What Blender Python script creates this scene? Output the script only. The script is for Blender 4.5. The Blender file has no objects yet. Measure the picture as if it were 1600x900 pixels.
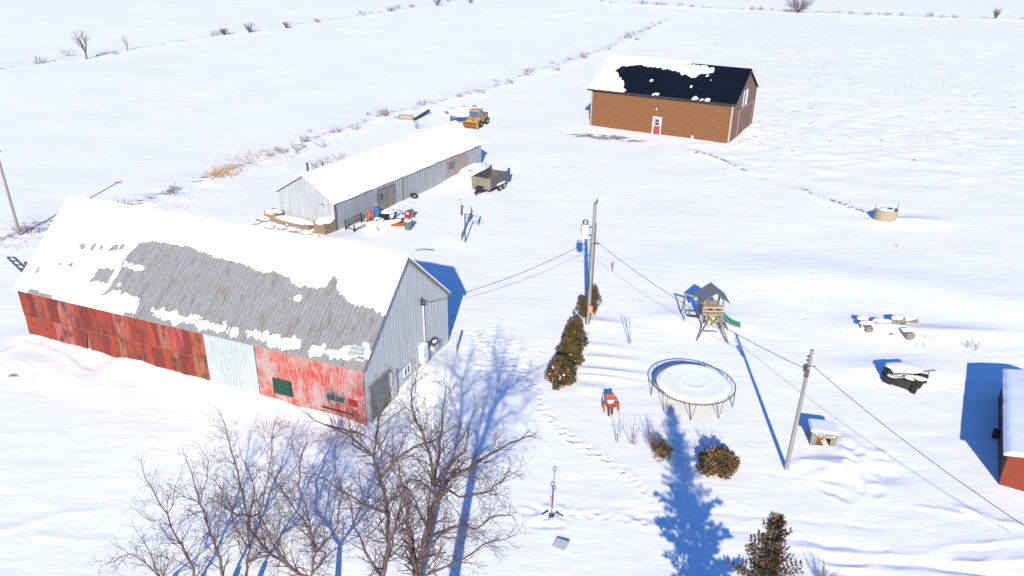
import bpy, math, random
import numpy as np
from mathutils import Vector, Matrix, Euler
random.seed(7); R = math.radians
scene = bpy.context.scene
COL = scene.collection

# ------------------------------------------------------------------ camera
F_PX, PITCH, ROLL, CAM_H = 1218.6, 0.4315395, -0.0164918, 24.0
cd = bpy.data.cameras.new('camera'); cam = bpy.data.objects.new('camera', cd); COL.objects.link(cam)
cd.sensor_width = 36; cd.lens = 36*F_PX/1600; cd.clip_end = 6000; cd.clip_start = 0.5
cam.matrix_world = Matrix.Translation((0, 0, CAM_H)) @ Matrix.Rotation(math.pi/2-PITCH, 4, 'X') @ Matrix.Rotation(-ROLL, 4, 'Z')
scene.camera = cam

# ------------------------------------------------------------------ sky, sun, exposure
SUN_AZ, SUN_EL = R(4.06), R(25.25)                # shadows run towards +y
w = bpy.data.worlds.new('World'); scene.world = w; w.use_nodes = True
nt = w.node_tree; nt.nodes.clear()
sky = nt.nodes.new('ShaderNodeTexSky'); sky.sky_type = 'NISHITA'; sky.sun_disc = False
sky.sun_elevation = SUN_EL; sky.sun_rotation = R(180)+SUN_AZ; sky.ozone_density = 4.0; sky.dust_density = 0.3; sky.air_density = 1.0
mx = nt.nodes.new('ShaderNodeMix'); mx.data_type = 'RGBA'; mx.blend_type = 'MULTIPLY'; mx.inputs[0].default_value = 1
mx.inputs[7].default_value = (0.31, 0.58, 1.0, 1)
bg = nt.nodes.new('ShaderNodeBackground'); bg.inputs[1].default_value = 0.145
wo = nt.nodes.new('ShaderNodeOutputWorld')
nt.links.new(sky.outputs[0], mx.inputs[6]); nt.links.new(mx.outputs[2], bg.inputs[0]); nt.links.new(bg.outputs[0], wo.inputs[0])
sl = bpy.data.lights.new('sun', 'SUN'); sl.energy = 4.9; sl.angle = R(0.53); sl.color = (1, 0.91, 0.715)
so = bpy.data.objects.new('sun', sl); COL.objects.link(so)
sd = Vector((math.sin(SUN_AZ)*math.cos(SUN_EL), math.cos(SUN_AZ)*math.cos(SUN_EL), -math.sin(SUN_EL)))
so.rotation_euler = sd.to_track_quat('-Z', 'Y').to_euler(); so.location = (0, -30, 60)
scene.view_settings.view_transform = 'Standard'; scene.view_settings.look = 'None'
scene.view_settings.exposure = 0.52; scene.view_settings.gamma = 1; scene.view_settings.use_curve_mapping = False

# ------------------------------------------------------------------ noise + terrain height
def _h(i, j, s):
    n = (i.astype(np.int64)*374761393 + j.astype(np.int64)*668265263 + s*1442695041) & 0x7fffffff
    n = ((n ^ (n >> 13))*1274126177) & 0x7fffffff
    n = (n ^ (n >> 16))
    return (n & 0xffff)/65535.0
def vn(x, y, s=0):
    i = np.floor(x); j = np.floor(y); fx = x-i; fy = y-j
    fx = fx*fx*(3-2*fx); fy = fy*fy*(3-2*fy)
    a = _h(i, j, s); b = _h(i+1, j, s); c = _h(i, j+1, s); d = _h(i+1, j+1, s)
    return (a+(b-a)*fx)*(1-fy)+(c+(d-c)*fx)*fy-0.5
def fbm(x, y, s=0, o=4):
    r = 0; a = 1
    for k in range(o): r = r+a*vn(x*2**k, y*2**k, s+k*17); a *= .5
    return r
def sst(a, b, x):
    t = np.clip((x-a)/(b-a), 0, 1); return t*t*(3-2*t)
def pdist(x, y, pts):
    best = np.full(np.shape(x), 1e9)
    for (x0, y0), (x1, y1) in zip(pts[:-1], pts[1:]):
        dx, dy = x1-x0, y1-y0; t = np.clip(((x-x0)*dx+(y-y0)*dy)/(dx*dx+dy*dy), 0, 1)
        best = np.minimum(best, np.hypot(x-x0-t*dx, y-y0-t*dy))
    return best
def ray(px, py):
    c, s = math.cos(ROLL), math.sin(ROLL); uu = px-800; vv = 450-py
    u = uu*c+vv*s; v = -uu*s+vv*c
    return (u, F_PX*math.cos(PITCH)+v*math.sin(PITCH), -F_PX*math.sin(PITCH)+v*math.cos(PITCH))
def flat(px, py, z=0.0):
    d = ray(px, py); t = (z-CAM_H)/d[2]; return (d[0]*t, d[1]*t)
def P3(px, py, Y):
    d = ray(px, py); t = Y/d[1]; return Vector((d[0]*t, Y, CAM_H+d[2]*t))
DITCH1 = [flat(-260, 165), flat(0, 110), flat(137, 88), flat(400, 47), flat(560, 26), flat(690, 5), flat(860, -25)]
DITCH2 = [flat(-40, 400), flat(60, 352), flat(200, 325), flat(350, 268), flat(480, 222), flat(600, 180), flat(760, 140), flat(950, 75), flat(1040, 32)]
ROW3 = [flat(940, 4), flat(1080, 12), flat(1250, 20), flat(1420, 26), flat(1600, 32), flat(1800, 42)]
ROCKS = [flat(1085, 236), flat(1125, 247), flat(1170, 268)]
ROCKS2 = [flat(1255, 297), flat(1300, 315), flat(1350, 331)]
BANK = [flat(900, 400), flat(1150, 425), flat(1300, 430), flat(1450, 452), flat(1600, 478), flat(1800, 505)]
def H(x, y):
    x = np.asarray(x, float); y = np.asarray(y, float)
    h = .20*fbm(x/26, y/34, 3, 3)+.04*fbm(x/7, y/5, 9, 3)
    near = 1-sst(70, 160, y)
    h = h+.016*fbm(x/3.0+y*.12, y/1.5, 21, 3)*(1-sst(60, 100, y))
    h = h+.03*fbm(x/6, y/3.6, 33, 2)*sst(48, 70, y)*(1-.7*sst(110, 160, y))
    rough = sst(6, 26, x-.16*(y-60)+5*vn(x/9, y/9, 2))*sst(66, 95, y)*.9
    h = h+rough*(.15*fbm(x/2.6, y/2.6, 41, 2)+.09*fbm(x/1.0, y/1.0, 44, 2)*(1-sst(110, 135, y)))
    h = h+.22*np.exp(-(pdist(x, y, BANK)/3.2)**2)*sst(9, 22, x)
    for D, wd, am in ((DITCH1, 3.5, .5), (DITCH2, 2.6, .35), (ROW3, 4.0, .6)):
        d = pdist(x, y, D); e = np.exp(-(d/wd)**2)
        h = h+e*(am*.5+.45*am*fbm(x/1.7, y/1.7, 51, 3))
    d = pdist(x, y, ROCKS); h = h+.10*np.exp(-((d)/1.1)**2)
    d = pdist(x, y, ROCKS2); h = h+.10*np.exp(-((d)/.9)**2)
    def mound(cx, cy, sx, sy, a):
        return a*np.exp(-((x-cx)/sx)**2-((y-cy)/sy)**2)
    h = h+mound(12.6, 47.6, 3.2, 1.6, .22)+mound(23.3, 41.2, 3.4, 1.4, .22)+mound(24.6, 47.0, 2.4, 1.4, .18)+mound(28.5, 46.2, 4, .9, .25)
    h = h+mound(16.1, 31.6, 1.3, .55, .26)+mound(17.3, 32.5, .8, 1.6, .22)-mound(18.1, 31.2, 1.1, .6, .16)+mound(36.4, 68.2, 3.2, 1.2, .35)
    h = h+mound(-14.8, 61.4, 1.8, 1.2, .15)+mound(-10.6, 68.0, 1.2, 4.2, .22)+mound(-5.6, 79.3, 1.8, 2.2, .45)
    # drifts trailing to the right of the cedar hedge
    for (cx, cy, l, wd, a) in ((5.4, 46.9, 2.6, .6, .14), (5.0, 43.7, 3.2, .42, .06), (5.0, 42.2, 3.6, .34, .09), (4.7, 40.7, 3.8, .3, .12), (4.6, 40.0, 3.0, .26, .09), (4.4, 38.6, 1.6, .5, .08)):
        t = (x-cx); yy = y-cy+.16*t
        h = h+a*np.exp(-(yy/wd)**2)*sst(-.8, .2, t)*(1-sst(.3*l, l*1.2, t))
    # snow banked against the red barn's front and gable walls
    ca, sa = math.cos(-.3718), math.sin(-.3718)
    u = (x+7.59)*ca+(y-34.57)*sa; v = -(x+7.59)*sa+(y-34.57)*ca
    inr = sst(-27, -24, u)*(1-sst(-2.5, .5, u))
    h = h+inr*(.24+.2*fbm(u/2.2, u*0+3, 61, 3))*np.exp(-(np.minimum(v, 0)/1.5)**2)*(1-sst(1, 4, v))
    h = h-.32*np.exp(-((u+3.0)/3.2)**2-((v+.9)/1.1)**2)-.25*np.exp(-((u-.9)/1.0)**2-((v-1.6)/1.5)**2)
    h = h+.32*np.exp(-((u-.5)/1.3)**2-((v-5.6)/2.6)**2)
    h = h+.16*np.exp(-((u+21)/6)**2-((v+2.6)/1.2)**2)
    return h
def hz(x, y): return float(H(np.array([x]), np.array([y]))[0])
def at(px, py):
    x, y = flat(px, py)
    for _ in range(4): z = hz(x, y); x, y = flat(px, py, z)
    return Vector((x, y, hz(x, y)))

# ------------------------------------------------------------------ materials
def mat(name, c1, c2=None, scale=3, stretch=(1, 1, 1), rough=.8, c3=None, t3=.6, w3=.06, s3=1.5, st3=(1, 1, 1), bump=0.0, bscale=20,
        metal=0, attr=False, ridge=None, lines=None, contrast=(.35, .65), spec=.3, bst=(1, 1, 1)):
    m = bpy.data.materials.new(name); m.use_nodes = True; n = m.node_tree.nodes; L = m.node_tree.links
    b = n['Principled BSDF']; b.inputs['Roughness'].default_value = rough; b.inputs['Metallic'].default_value = metal
    b.inputs['Specular IOR Level'].default_value = spec
    tc = n.new('ShaderNodeTexCoord')
    def nz(sc, st, det=5):
        mp = n.new('ShaderNodeMapping'); mp.inputs['Scale'].default_value = st; L.new(tc.outputs['Object'], mp.inputs[0])
        t = n.new('ShaderNodeTexNoise'); t.inputs['Scale'].default_value = sc; t.inputs['Detail'].default_value = det; t.inputs['Roughness'].default_value = .62
        L.new(mp.outputs[0], t.inputs[0]); return t
    def ramp(src, a, bb):
        r = n.new('ShaderNodeMapRange'); r.inputs[1].default_value = a; r.inputs[2].default_value = bb; L.new(src, r.inputs[0]); return r.outputs[0]
    def mix(f, a, bb, mode='MIX'):
        x = n.new('ShaderNodeMix'); x.data_type = 'RGBA'; x.blend_type = mode
        if isinstance(f, (int, float)): x.inputs[0].default_value = f
        else: L.new(f, x.inputs[0])
        for sock, val in ((6, a), (7, bb)):
            if isinstance(val, (tuple, list)): x.inputs[sock].default_value = (*val[:3], 1)
            else: L.new(val, x.inputs[sock])
        return x.outputs[2]
    col = tuple(c1)
    if attr:
        a = n.new('ShaderNodeAttribute'); a.attribute_name = 'Col'; col = a.outputs['Color']
    if c2 is not None: col = mix(ramp(nz(scale, stretch).outputs[0], *contrast), col, tuple(c2))
    if c3 is not None: col = mix(ramp(nz(s3, st3, 6).outputs[0], t3-w3, t3+w3), col, tuple(c3))
    hsock = None
    if ridge or lines:      # ridge = (axis, period) : pressed ribs ; darkens nothing, only relief
        ax, per = ridge or lines
        wv = n.new('ShaderNodeTexWave'); wv.bands_direction = ax; wv.inputs['Scale'].default_value = math.pi*2/per/20; wv.inputs['Distortion'].default_value = 0
        wv.wave_profile = 'SIN'; L.new(tc.outputs['Object'], wv.inputs[0]); hsock = wv.outputs[1]
        if lines:
            rr = ramp(wv.outputs[1], .0, .16); col = mix(rr, mix(1.0, col if not isinstance(col, tuple) else col, (.45, .42, .4), 'MULTIPLY'), col)
    if isinstance(col, tuple): b.inputs['Base Color'].default_value = (*col[:3], 1)
    else: L.new(col, b.inputs['Base Color'])
    if bump or hsock:
        bp = n.new('ShaderNodeBump'); bp.inputs['Strength'].default_value = bump or .5; bp.inputs['Distance'].default_value = .03
        if hsock: L.new(hsock, bp.inputs['Height'])
        else: L.new(nz(bscale, bst, 4).outputs[0], bp.inputs['Height'])
        L.new(bp.outputs[0], b.inputs['Normal'])
    return m
M = {}
M['snow'] = mat('snow', (.83, .845, .87), (.88, .885, .885), .4, rough=.75, bump=.35, bscale=2.2, spec=.2, bst=(.6, 1.5, 1))
M['roofsnow'] = mat('roof_snow', (.88, .90, .94), (.91, .92, .94), .5, rough=.75, bump=.2, bscale=3, spec=.2)
M['red'] = mat('painted_red_sheet', (.4, .05, .04), attr=True, c2=(.13, .03, .022), scale=1.4, stretch=(2.2, 1, .3), contrast=(.38, .75), c3=(.07, .022, .018), t3=.57, w3=.08, s3=1.1, st3=(1.6, 1, .7), rough=.65, bump=.35, ridge=('X', .13))
M['redwood'] = mat('weathered_red_boards', (.36, .038, .022), (.32, .21, .20), .9, (1.0, 1, .8), .8, contrast=(.43, .60), c3=(.40, .29, .27), t3=.56, w3=.05, s3=3.2, st3=(9, 1, .35), bump=.5, ridge=('X', .16))
M['whitetin'] = mat('pale_corrugated_tin', (.40, .435, .455), (.31, .35, .375), 2, (6, 1, .3), .5, c3=(.26, .14, .07), t3=.70, w3=.07, s3=1.5, st3=(3, 1, .6), bump=.8, ridge=('X', .2), metal=.1)
M['greytin'] = mat('grey_galvanised_tin', (.49, .51, .495), (.40, .42, .41), 1.1, (1, 4, .35), .5, c3=(.52, .55, .54), t3=.60, w3=.1, s3=2.2, st3=(1, 5, .25), bump=.6, ridge=('Y', .28), metal=.15)
M['greytinx'] = mat('grey_ribbed_tin', (.45, .47, .48), (.33, .35, .36), 1.1, (4, 1, .35), .5, bump=.5, ridge=('X', .25), metal=.15)
M['greytiny'] = mat('grey_ribbed_side_tin', (.38, .40, .42), (.29, .31, .33), 1.3, (1, 3, .3), .55, c3=(.30, .27, .24), t3=.66, w3=.06, s3=1.5, st3=(1, 3, .5), bump=.7, lines=('Y', .32), metal=.1)
M['roofold'] = mat('weathered_roof_sheets', (.25, .25, .258), (.165, .162, .162), 4.5, (2.6, .3, 1), .75, contrast=(.36, .74), c3=(.16, .13, .108), t3=.61, w3=.10, s3=1.3, st3=(3.0, .35, 1), bump=.9, ridge=('X', .24))
M['greywood'] = mat('weathered_grey_wood', (.25, .235, .22), (.13, .12, .11), 5, (4, 4, .6), .9, bump=.4)
M['polewood'] = mat('pole_wood', (.28, .265, .245), (.19, .175, .16), 4, (5, 5, .35), .9, bump=.4)
M['wood'] = mat('tan_wood', (.26, .18, .115), (.16, .105, .07), 4, (3, 3, 1), .85, bump=.3)
M['woodpale'] = mat('pale_stacked_wood', (.30, .22, .145), (.18, .12, .08), 7, (2, 2, 6), .9, bump=.5)
M['brownsiding'] = mat('brown_wood_siding', (.185, .078, .032), (.14, .056, .022), 3.0, (.5, 1, 7), .7, c3=(.25, .125, .06), t3=.64, w3=.08, s3=2.8, st3=(.7, .7, 6), bump=.6, ridge=('Z', .2))
M['brownsiding2'] = mat('brown_gable_siding', (.21, .115, .08), (.17, .09, .062), 2.2, (1, 1, 7), .8, bump=.6, ridge=('Z', .2))
M['roofblack'] = mat('black_roof_metal', (.003, .004, .007), (.004, .006, .010), 2, (4, .5, 1), .5, bump=.3, ridge=('X', .23), spec=.3)
M['trim'] = mat('cream_trim', (.36, .32, .26), (.30, .26, .21), 3, rough=.6)
M['white'] = mat('white_paint', (.75, .76, .78), (.66, .67, .70), 4, rough=.55)
M['reddoor'] = mat('red_door_paint', (.34, .04, .045), (.31, .035, .04), 3, rough=.5)
M['glass'] = mat('dark_window_glass', (.03, .04, .05), rough=.12, spec=.6)
M['dirtyglass'] = mat('dusty_window_pane', (.16, .18, .19), (.07, .08, .09), 5, rough=.35)
M['green'] = mat('green_shutter_paint', (.006, .055, .036), (.005, .045, .03), 5, (1, 1, 6), .5)
M['black'] = mat('black_metal', (.018, .018, .022), (.035, .035, .04), 6, rough=.5)
M['steel'] = mat('galvanised_steel', (.30, .31, .33), (.20, .20, .22), 8, rough=.45, metal=.5)
M['darksteel'] = mat('dark_steel', (.10, .105, .12), (.06, .06, .07), 8, rough=.5, metal=.3)
M['rust'] = mat('rusty_metal', (.36, .095, .03), (.22, .055, .025), 7, rough=.85)
M['rustdark'] = mat('dark_rust', (.12, .04, .025), (.06, .03, .025), 7, rough=.9)
M['rubber'] = mat('tyre_rubber', (.02, .02, .022), rough=.85)
M['rim'] = mat('pale_wheel_rim', (.42, .40, .38), rough=.5, metal=.3)
M['yellow'] = mat('machine_yellow', (.46, .28, .11), (.40, .23, .09), 4, rough=.5)
M['orange'] = mat('machine_orange', (.36, .16, .045), (.25, .09, .025), 5, rough=.6)
M['trailer'] = mat('muddy_trailer_steel', (.26, .225, .18), (.15, .135, .12), 1.6, (1, 1, 1), .6, c3=(.27, .20, .13), t3=.6, w3=.1, s3=1.2, metal=.2)
M['trailerdark'] = mat('grey_trailer_steel', (.14, .13, .125), (.09, .09, .09), 2, rough=.6, metal=.2)
M['blue'] = mat('blue_plastic', (.03, .10, .28), (.04, .12, .30), 3, rough=.5)
M['redplastic'] = mat('red_plastic', (.38, .02, .018), (.3, .018, .018), 4, rough=.45)
M['redorange'] = mat('orange_red_plastic', (.42, .08, .045), (.36, .06, .04), 4, rough=.5)
M['greyplastic'] = mat('grey_plastic', (.12, .14, .165), (.09, .105, .13), 4, rough=.5)
M['greenslide'] = mat('green_plastic', (.03, .17, .11), (.04, .20, .14), 4, rough=.4)
M['greentarp'] = mat('green_tarp', (.04, .20, .13), (.06, .25, .17), 4, rough=.7)
M['yellowplastic'] = mat('yellow_plastic', (.55, .44, .16), rough=.6)
M['playroof'] = mat('grey_canvas_roof', (.17, .175, .185), (.14, .145, .155), 5, (1, 1, 1), .85)
M['tank'] = mat('pale_tank_paint', (.66, .70, .74), (.58, .61, .65), 3, rough=.45)
M['concrete'] = mat('tan_concrete', (.32, .27, .20), (.26, .22, .17), 3, (1, 1, 1), .9, c3=(.42, .30, .17), t3=.6, w3=.08, s3=1.5, bump=.3)
M['stone'] = mat('field_stone', (.26, .24, .21), (.14, .13, .12), 4, rough=.9, bump=.5, bscale=6)
M['log'] = mat('cut_log_bark', (.27, .23, .19), (.12, .10, .085), 8, rough=.95, bump=.6)
M['bark'] = mat('tree_bark', (.19, .14, .11), (.09, .065, .055), 6, (3, 3, .7), .95, bump=.5)
M['twig'] = mat('tree_twigs', (.15, .105, .095), (.07, .05, .05), 2, rough=.9)
M['brush'] = mat('dry_brush_stems', (.26, .19, .16), (.15, .11, .10), 2, rough=.9)
M['foliage'] = mat('conifer_foliage', (.1, .1, .05), attr=True, rough=.85, spec=.15)
M['straw'] = mat('dry_grass', (.5, .33, .15), attr=True, rough=.9)
M['wire'] = mat('cable_sheath', (.06, .06, .065), rough=.6)
M['redsiding'] = mat('red_ribbed_siding', (.215, .04, .02), (.18, .032, .016), 3, (5, 1, .6), .6, c3=(.26, .14, .11), t3=.72, w3=.05, s3=5, st3=(5, 5, 1), bump=.6, ridge=('X', .12))
M['brownwall'] = mat('dark_brown_wall', (.10, .05, .035), (.07, .035, .03), 3, (1, 5, .6), .8, bump=.4, ridge=('Y', .15))

# snow ground gets stains of bare gravel and straw from a painted mask broken by noise
def ground_mat():
    m = bpy.data.materials.new('snow_ground'); m.use_nodes = True; n = m.node_tree.nodes; L = m.node_tree.links
    b = n['Principled BSDF']; b.inputs['Roughness'].default_value = .8; b.inputs['Specular IOR Level'].default_value = .15
    tc = n.new('ShaderNodeTexCoord')
    def nz(s, st=(1, 1, 1), d=4):
        mp = n.new('ShaderNodeMapping'); mp.inputs['Scale'].default_value = st; L.new(tc.outputs['Object'], mp.inputs[0])
        t = n.new('ShaderNodeTexNoise'); t.inputs['Scale'].default_value = s; t.inputs['Detail'].default_value = d; L.new(mp.outputs[0], t.inputs[0]); return t.outputs[0]
    def mixc(f, a, c):
        x = n.new('ShaderNodeMix'); x.data_type = 'RGBA'; L.new(f, x.inputs[0])
        for s, v in ((6, a), (7, c)):
            if isinstance(v, tuple): x.inputs[s].default_value = (*v, 1)
            else: L.new(v, x.inputs[s])
        return x.outputs[2]
    def mr(src, a, bb):
        r = n.new('ShaderNodeMapRange'); r.inputs[1].default_value = a; r.inputs[2].default_value = bb; L.new(src, r.inputs[0]); return r.outputs[0]
    base = mixc(mr(nz(.11), .35, .65), (.84, .84, .825), (.885, .875, .84))
    base = mixc(mr(nz(.8, (.5, 1.6, 1)), .4, .8), base, (.90, .89, .85))
    at_ = n.new('ShaderNodeAttribute'); at_.attribute_name = 'stain'
    ad = n.new('ShaderNodeMath'); ad.operation = 'ADD'; L.new(at_.outputs['Fac'], ad.inputs[0]); L.new(nz(1.1, (.8, 1.5, 1), 7), ad.inputs[1])
    stain = mixc(mr(nz(.9), .4, .6), (.20, .185, .17), (.36, .32, .27))
    base = mixc(mr(ad.outputs[0], 1.0, 1.14), base, stain)
    L.new(base, b.inputs['Base Color'])
    bp = n.new('ShaderNodeBump'); bp.inputs['Strength'].default_value = .36; bp.inputs['Distance'].default_value = .10
    s2 = n.new('ShaderNodeMath'); s2.operation = 'ADD'; L.new(nz(.9, (.55, 1.7, 1), 6), s2.inputs[0])
    s3 = n.new('ShaderNodeMath'); s3.operation = 'MULTIPLY'; s3.inputs[1].default_value = .25; L.new(nz(5.5, (.5, 1.4, 1), 5), s3.inputs[0]); L.new(s3.outputs[0], s2.inputs[1])
    L.new(s2.outputs[0], bp.inputs['Height']); L.new(bp.outputs[0], b.inputs['Normal'])
    return m
M['ground'] = ground_mat()

# ------------------------------------------------------------------ building helpers
def tag(o, label=None, cat=None, group=None, kind=None):
    if label: o['label'] = label
    if cat: o['category'] = cat
    if group: o['group'] = group
    if kind: o['kind'] = kind
    return o
def empty(name, label, cat, loc=(0, 0, 0), rz=0, group=None):
    o = bpy.data.objects.new(name, None); o.empty_display_size = .3; COL.objects.link(o)
    o.location = loc; o.rotation_euler = (0, 0, rz); return tag(o, label, cat, group)
class MB:
    def __init__(s): s.v = []; s.f = []; s.c = []
    def add(s, vs, fs, c=None):
        k = len(s.v); s.v += [tuple(p) for p in vs]; s.f += [tuple(i+k for i in f) for f in fs]
        s.c += [c]*len(fs)
    def hexa(s, p, c=None): s.add(p, [(3, 2, 1, 0), (4, 5, 6, 7), (0, 1, 5, 4), (1, 2, 6, 5), (2, 3, 7, 6), (3, 0, 4, 7)], c)
    def box(s, a, b, c=None):
        x0, y0, z0 = a; x1, y1, z1 = b
        if x0 > x1: x0, x1 = x1, x0
        if y0 > y1: y0, y1 = y1, y0
        if z0 > z1: z0, z1 = z1, z0
        s.hexa([(x0, y0, z0), (x1, y0, z0), (x1, y1, z0), (x0, y1, z0), (x0, y0, z1), (x1, y0, z1), (x1, y1, z1), (x0, y1, z1)], c); return s
    def rbox(s, cen, size, e=(0, 0, 0), c=None):
        m = Euler(e).to_matrix(); cen = Vector(cen); X, Y, Z = size[0]/2, size[1]/2, size[2]/2
        s.hexa([cen+m@Vector(p) for p in [(-X, -Y, -Z), (X, -Y, -Z), (X, Y, -Z), (-X, Y, -Z), (-X, -Y, Z), (X, -Y, Z), (X, Y, Z), (-X, Y, Z)]], c); return s
    def tube(s, p, r, n=6, c=None, cap=True):
        p = [Vector(q) for q in p]; r = r if isinstance(r, (list, tuple)) else [r]*len(p)
        vs = []; pn = None
        for i, q in enumerate(p):
            d = (p[min(i+1, len(p)-1)]-p[max(i-1, 0)])
            d = d.normalized() if d.length > 1e-9 else Vector((0, 0, 1))
            if pn is None: a = d.orthogonal().normalized()
            else: a = (pn-d*pn.dot(d)); a = a.normalized() if a.length > 1e-6 else d.orthogonal().normalized()
            pn = a; b = d.cross(a)
            vs += [q+(a*math.cos(2*math.pi*k/n)+b*math.sin(2*math.pi*k/n))*r[i] for k in range(n)]
        fs = []
        for i in range(len(p)-1):
            for k in range(n):
                k2 = (k+1) % n; fs.append((i*n+k, i*n+k2, (i+1)*n+k2, (i+1)*n+k))
        if cap: fs += [tuple(range(n-1, -1, -1)), tuple((len(p)-1)*n+k for k in range(n))]
        s.add(vs, fs, c); return s
    def beam(s, p0, p1, w_, h_, c=None):
        p0 = Vector(p0); p1 = Vector(p1); d = (p1-p0).normalized(); up = Vector((0, 0, 1)) if abs(d.z) < .95 else Vector((0, 1, 0))
        a = d.cross(up).normalized()*w_/2; b = a.cross(d).normalized()*h_/2
        s.hexa([p0-a-b, p0+a-b, p0+a+b, p0-a+b, p1-a-b, p1+a-b, p1+a+b, p1-a+b], c); return s
    def prism(s, poly, z0, z1, c=None):
        n = len(poly); s.add([(x, y, z0) for x, y in poly]+[(x, y, z1) for x, y in poly],
            [tuple(range(n-1, -1, -1)), tuple(range(n, 2*n))]+[(i, (i+1) % n, n+(i+1) % n, n+i) for i in range(n)], c); return s
    def build(s, name, m, parent=None, smooth=False, bevel=0):
        me = bpy.data.meshes.new(name); me.from_pydata(s.v, [], s.f); me.materials.append(m); me.update()
        if any(c is not None for c in s.c):
            ca = me.color_attributes.new('Col', 'FLOAT_COLOR', 'CORNER'); arr = []
            for f, c in zip(s.f, s.c): arr += [(*(c or (.5, .5, .5)), 1)]*len(f)
            ca.data.foreach_set('color', np.array(arr, dtype=np.float32).ravel())
        if smooth: me.polygons.foreach_set('use_smooth', [True]*len(me.polygons))
        o = bpy.data.objects.new(name, me); COL.objects.link(o)
        if parent: o.parent = parent
        if bevel:
            bm = o.modifiers.new('bevel', 'BEVEL'); bm.width = bevel; bm.segments = 2; bm.limit_method = 'ANGLE'
        return o
def lumpy(name, cen, size, m, parent=None, seed=0, amp=.18, n=14, flatbot=True):
    vs = []; fs = []; nu, nv = n*2, n; cen = Vector(cen)
    for j in range(nv+1):
        for i in range(nu):
            th = math.pi*j/nv; ph = 2*math.pi*i/nu
            d = Vector((math.sin(th)*math.cos(ph), math.sin(th)*math.sin(ph), math.cos(th)))
            k = 1+amp*float(fbm(np.array([d.x*2.1+seed*3.1+d.z]), np.array([d.y*2.1+d.z*1.3+seed]), seed, 3)[0])*2
            q = Vector((d.x*size[0], d.y*size[1], d.z*size[2]))*k
            if flatbot: q.z = max(q.z, -.15*size[2])
            vs.append(cen+q)
    for j in range(nv):
        for i in range(nu): fs.append((j*nu+i, (j+1)*nu+i, (j+1)*nu+(i+1) % nu, j*nu+(i+1) % nu))
    b = MB(); b.add(vs, fs); return b.build(name, m, parent, smooth=True)
def polysd(x, y, poly):
    d = pdist(x, y, list(poly)+[poly[0]]); ins = np.zeros(np.shape(x), bool); n = len(poly)
    for i in range(n):
        x0, y0 = poly[i]; x1, y1 = poly[(i+1) % n]
        c = ((y0 > y) != (y1 > y)) & (x < (x1-x0)*(y-y0)/((y1-y0) if y1 != y0 else 1e-9)+x0); ins ^= c
    return np.where(ins, d, -d)                 # >0 inside
def roof_snow(name, parent, u0, u1, v0, v1, zf, step, cover, thick, m=None, seed=0):
    """a real slab of snow lying on the slope z=zf(v); cover(u,v)>0 where snow lies, in metres from its edge"""
    nu = int((u1-u0)/step)+1; nv = int(abs(v1-v0)/step)+1
    u, v = np.meshgrid(np.linspace(u0, u1, nu), np.linspace(v0, v1, nv), indexing='ij')
    c = cover(u, v); edge = np.minimum(np.minimum(u-u0, u1-u)+.03, np.minimum(abs(v-v0), abs(v1-v)+.3)+.03)
    t = thick*1.25*np.sqrt(np.clip(c/.30, 0, 1))*(.75+.5*(fbm(u/1.8, v/1.8, seed+5, 3)+.5))*(.35+.65*sst(0, .25, edge))
    z = zf(v)+np.where(c > 0, t+.008, -.03)
    vs = list(zip(u.ravel().tolist(), v.ravel().tolist(), z.ravel().tolist())); fs = []
    keep = (c > 0)
    for i in range(nu-1):
        for j in range(nv-1):
            if keep[i, j] or keep[i+1, j] or keep[i, j+1] or keep[i+1, j+1]:
                a = i*nv+j; f = (a, a+nv, a+nv+1, a+1); fs.append(f if v1 > v0 else f[::-1])
    # skirt
    k = len(vs)
    def skirt(idx, rev):
        nonlocal vs, fs
        b0 = len(vs)
        for q in idx: x, y, zz = vs[q]; vs.append((x, y, float(zf(np.array(y)))-.005))
        for q in range(len(idx)-1):
            if keep.ravel()[idx[q]] and keep.ravel()[idx[q+1]]:
                f = (idx[q], idx[q+1], b0+q+1, b0+q); fs.append(f[::-1] if rev else f)
    skirt([i*nv for i in range(nu)], True); skirt(list(range(nv)), False); skirt([(nu-1)*nv+j for j in range(nv)], True)
    b = MB(); b.v = vs; b.f = fs; b.c = [None]*len(fs)
    return b.build(name, m or M['roofsnow'], parent, smooth=True)

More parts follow.
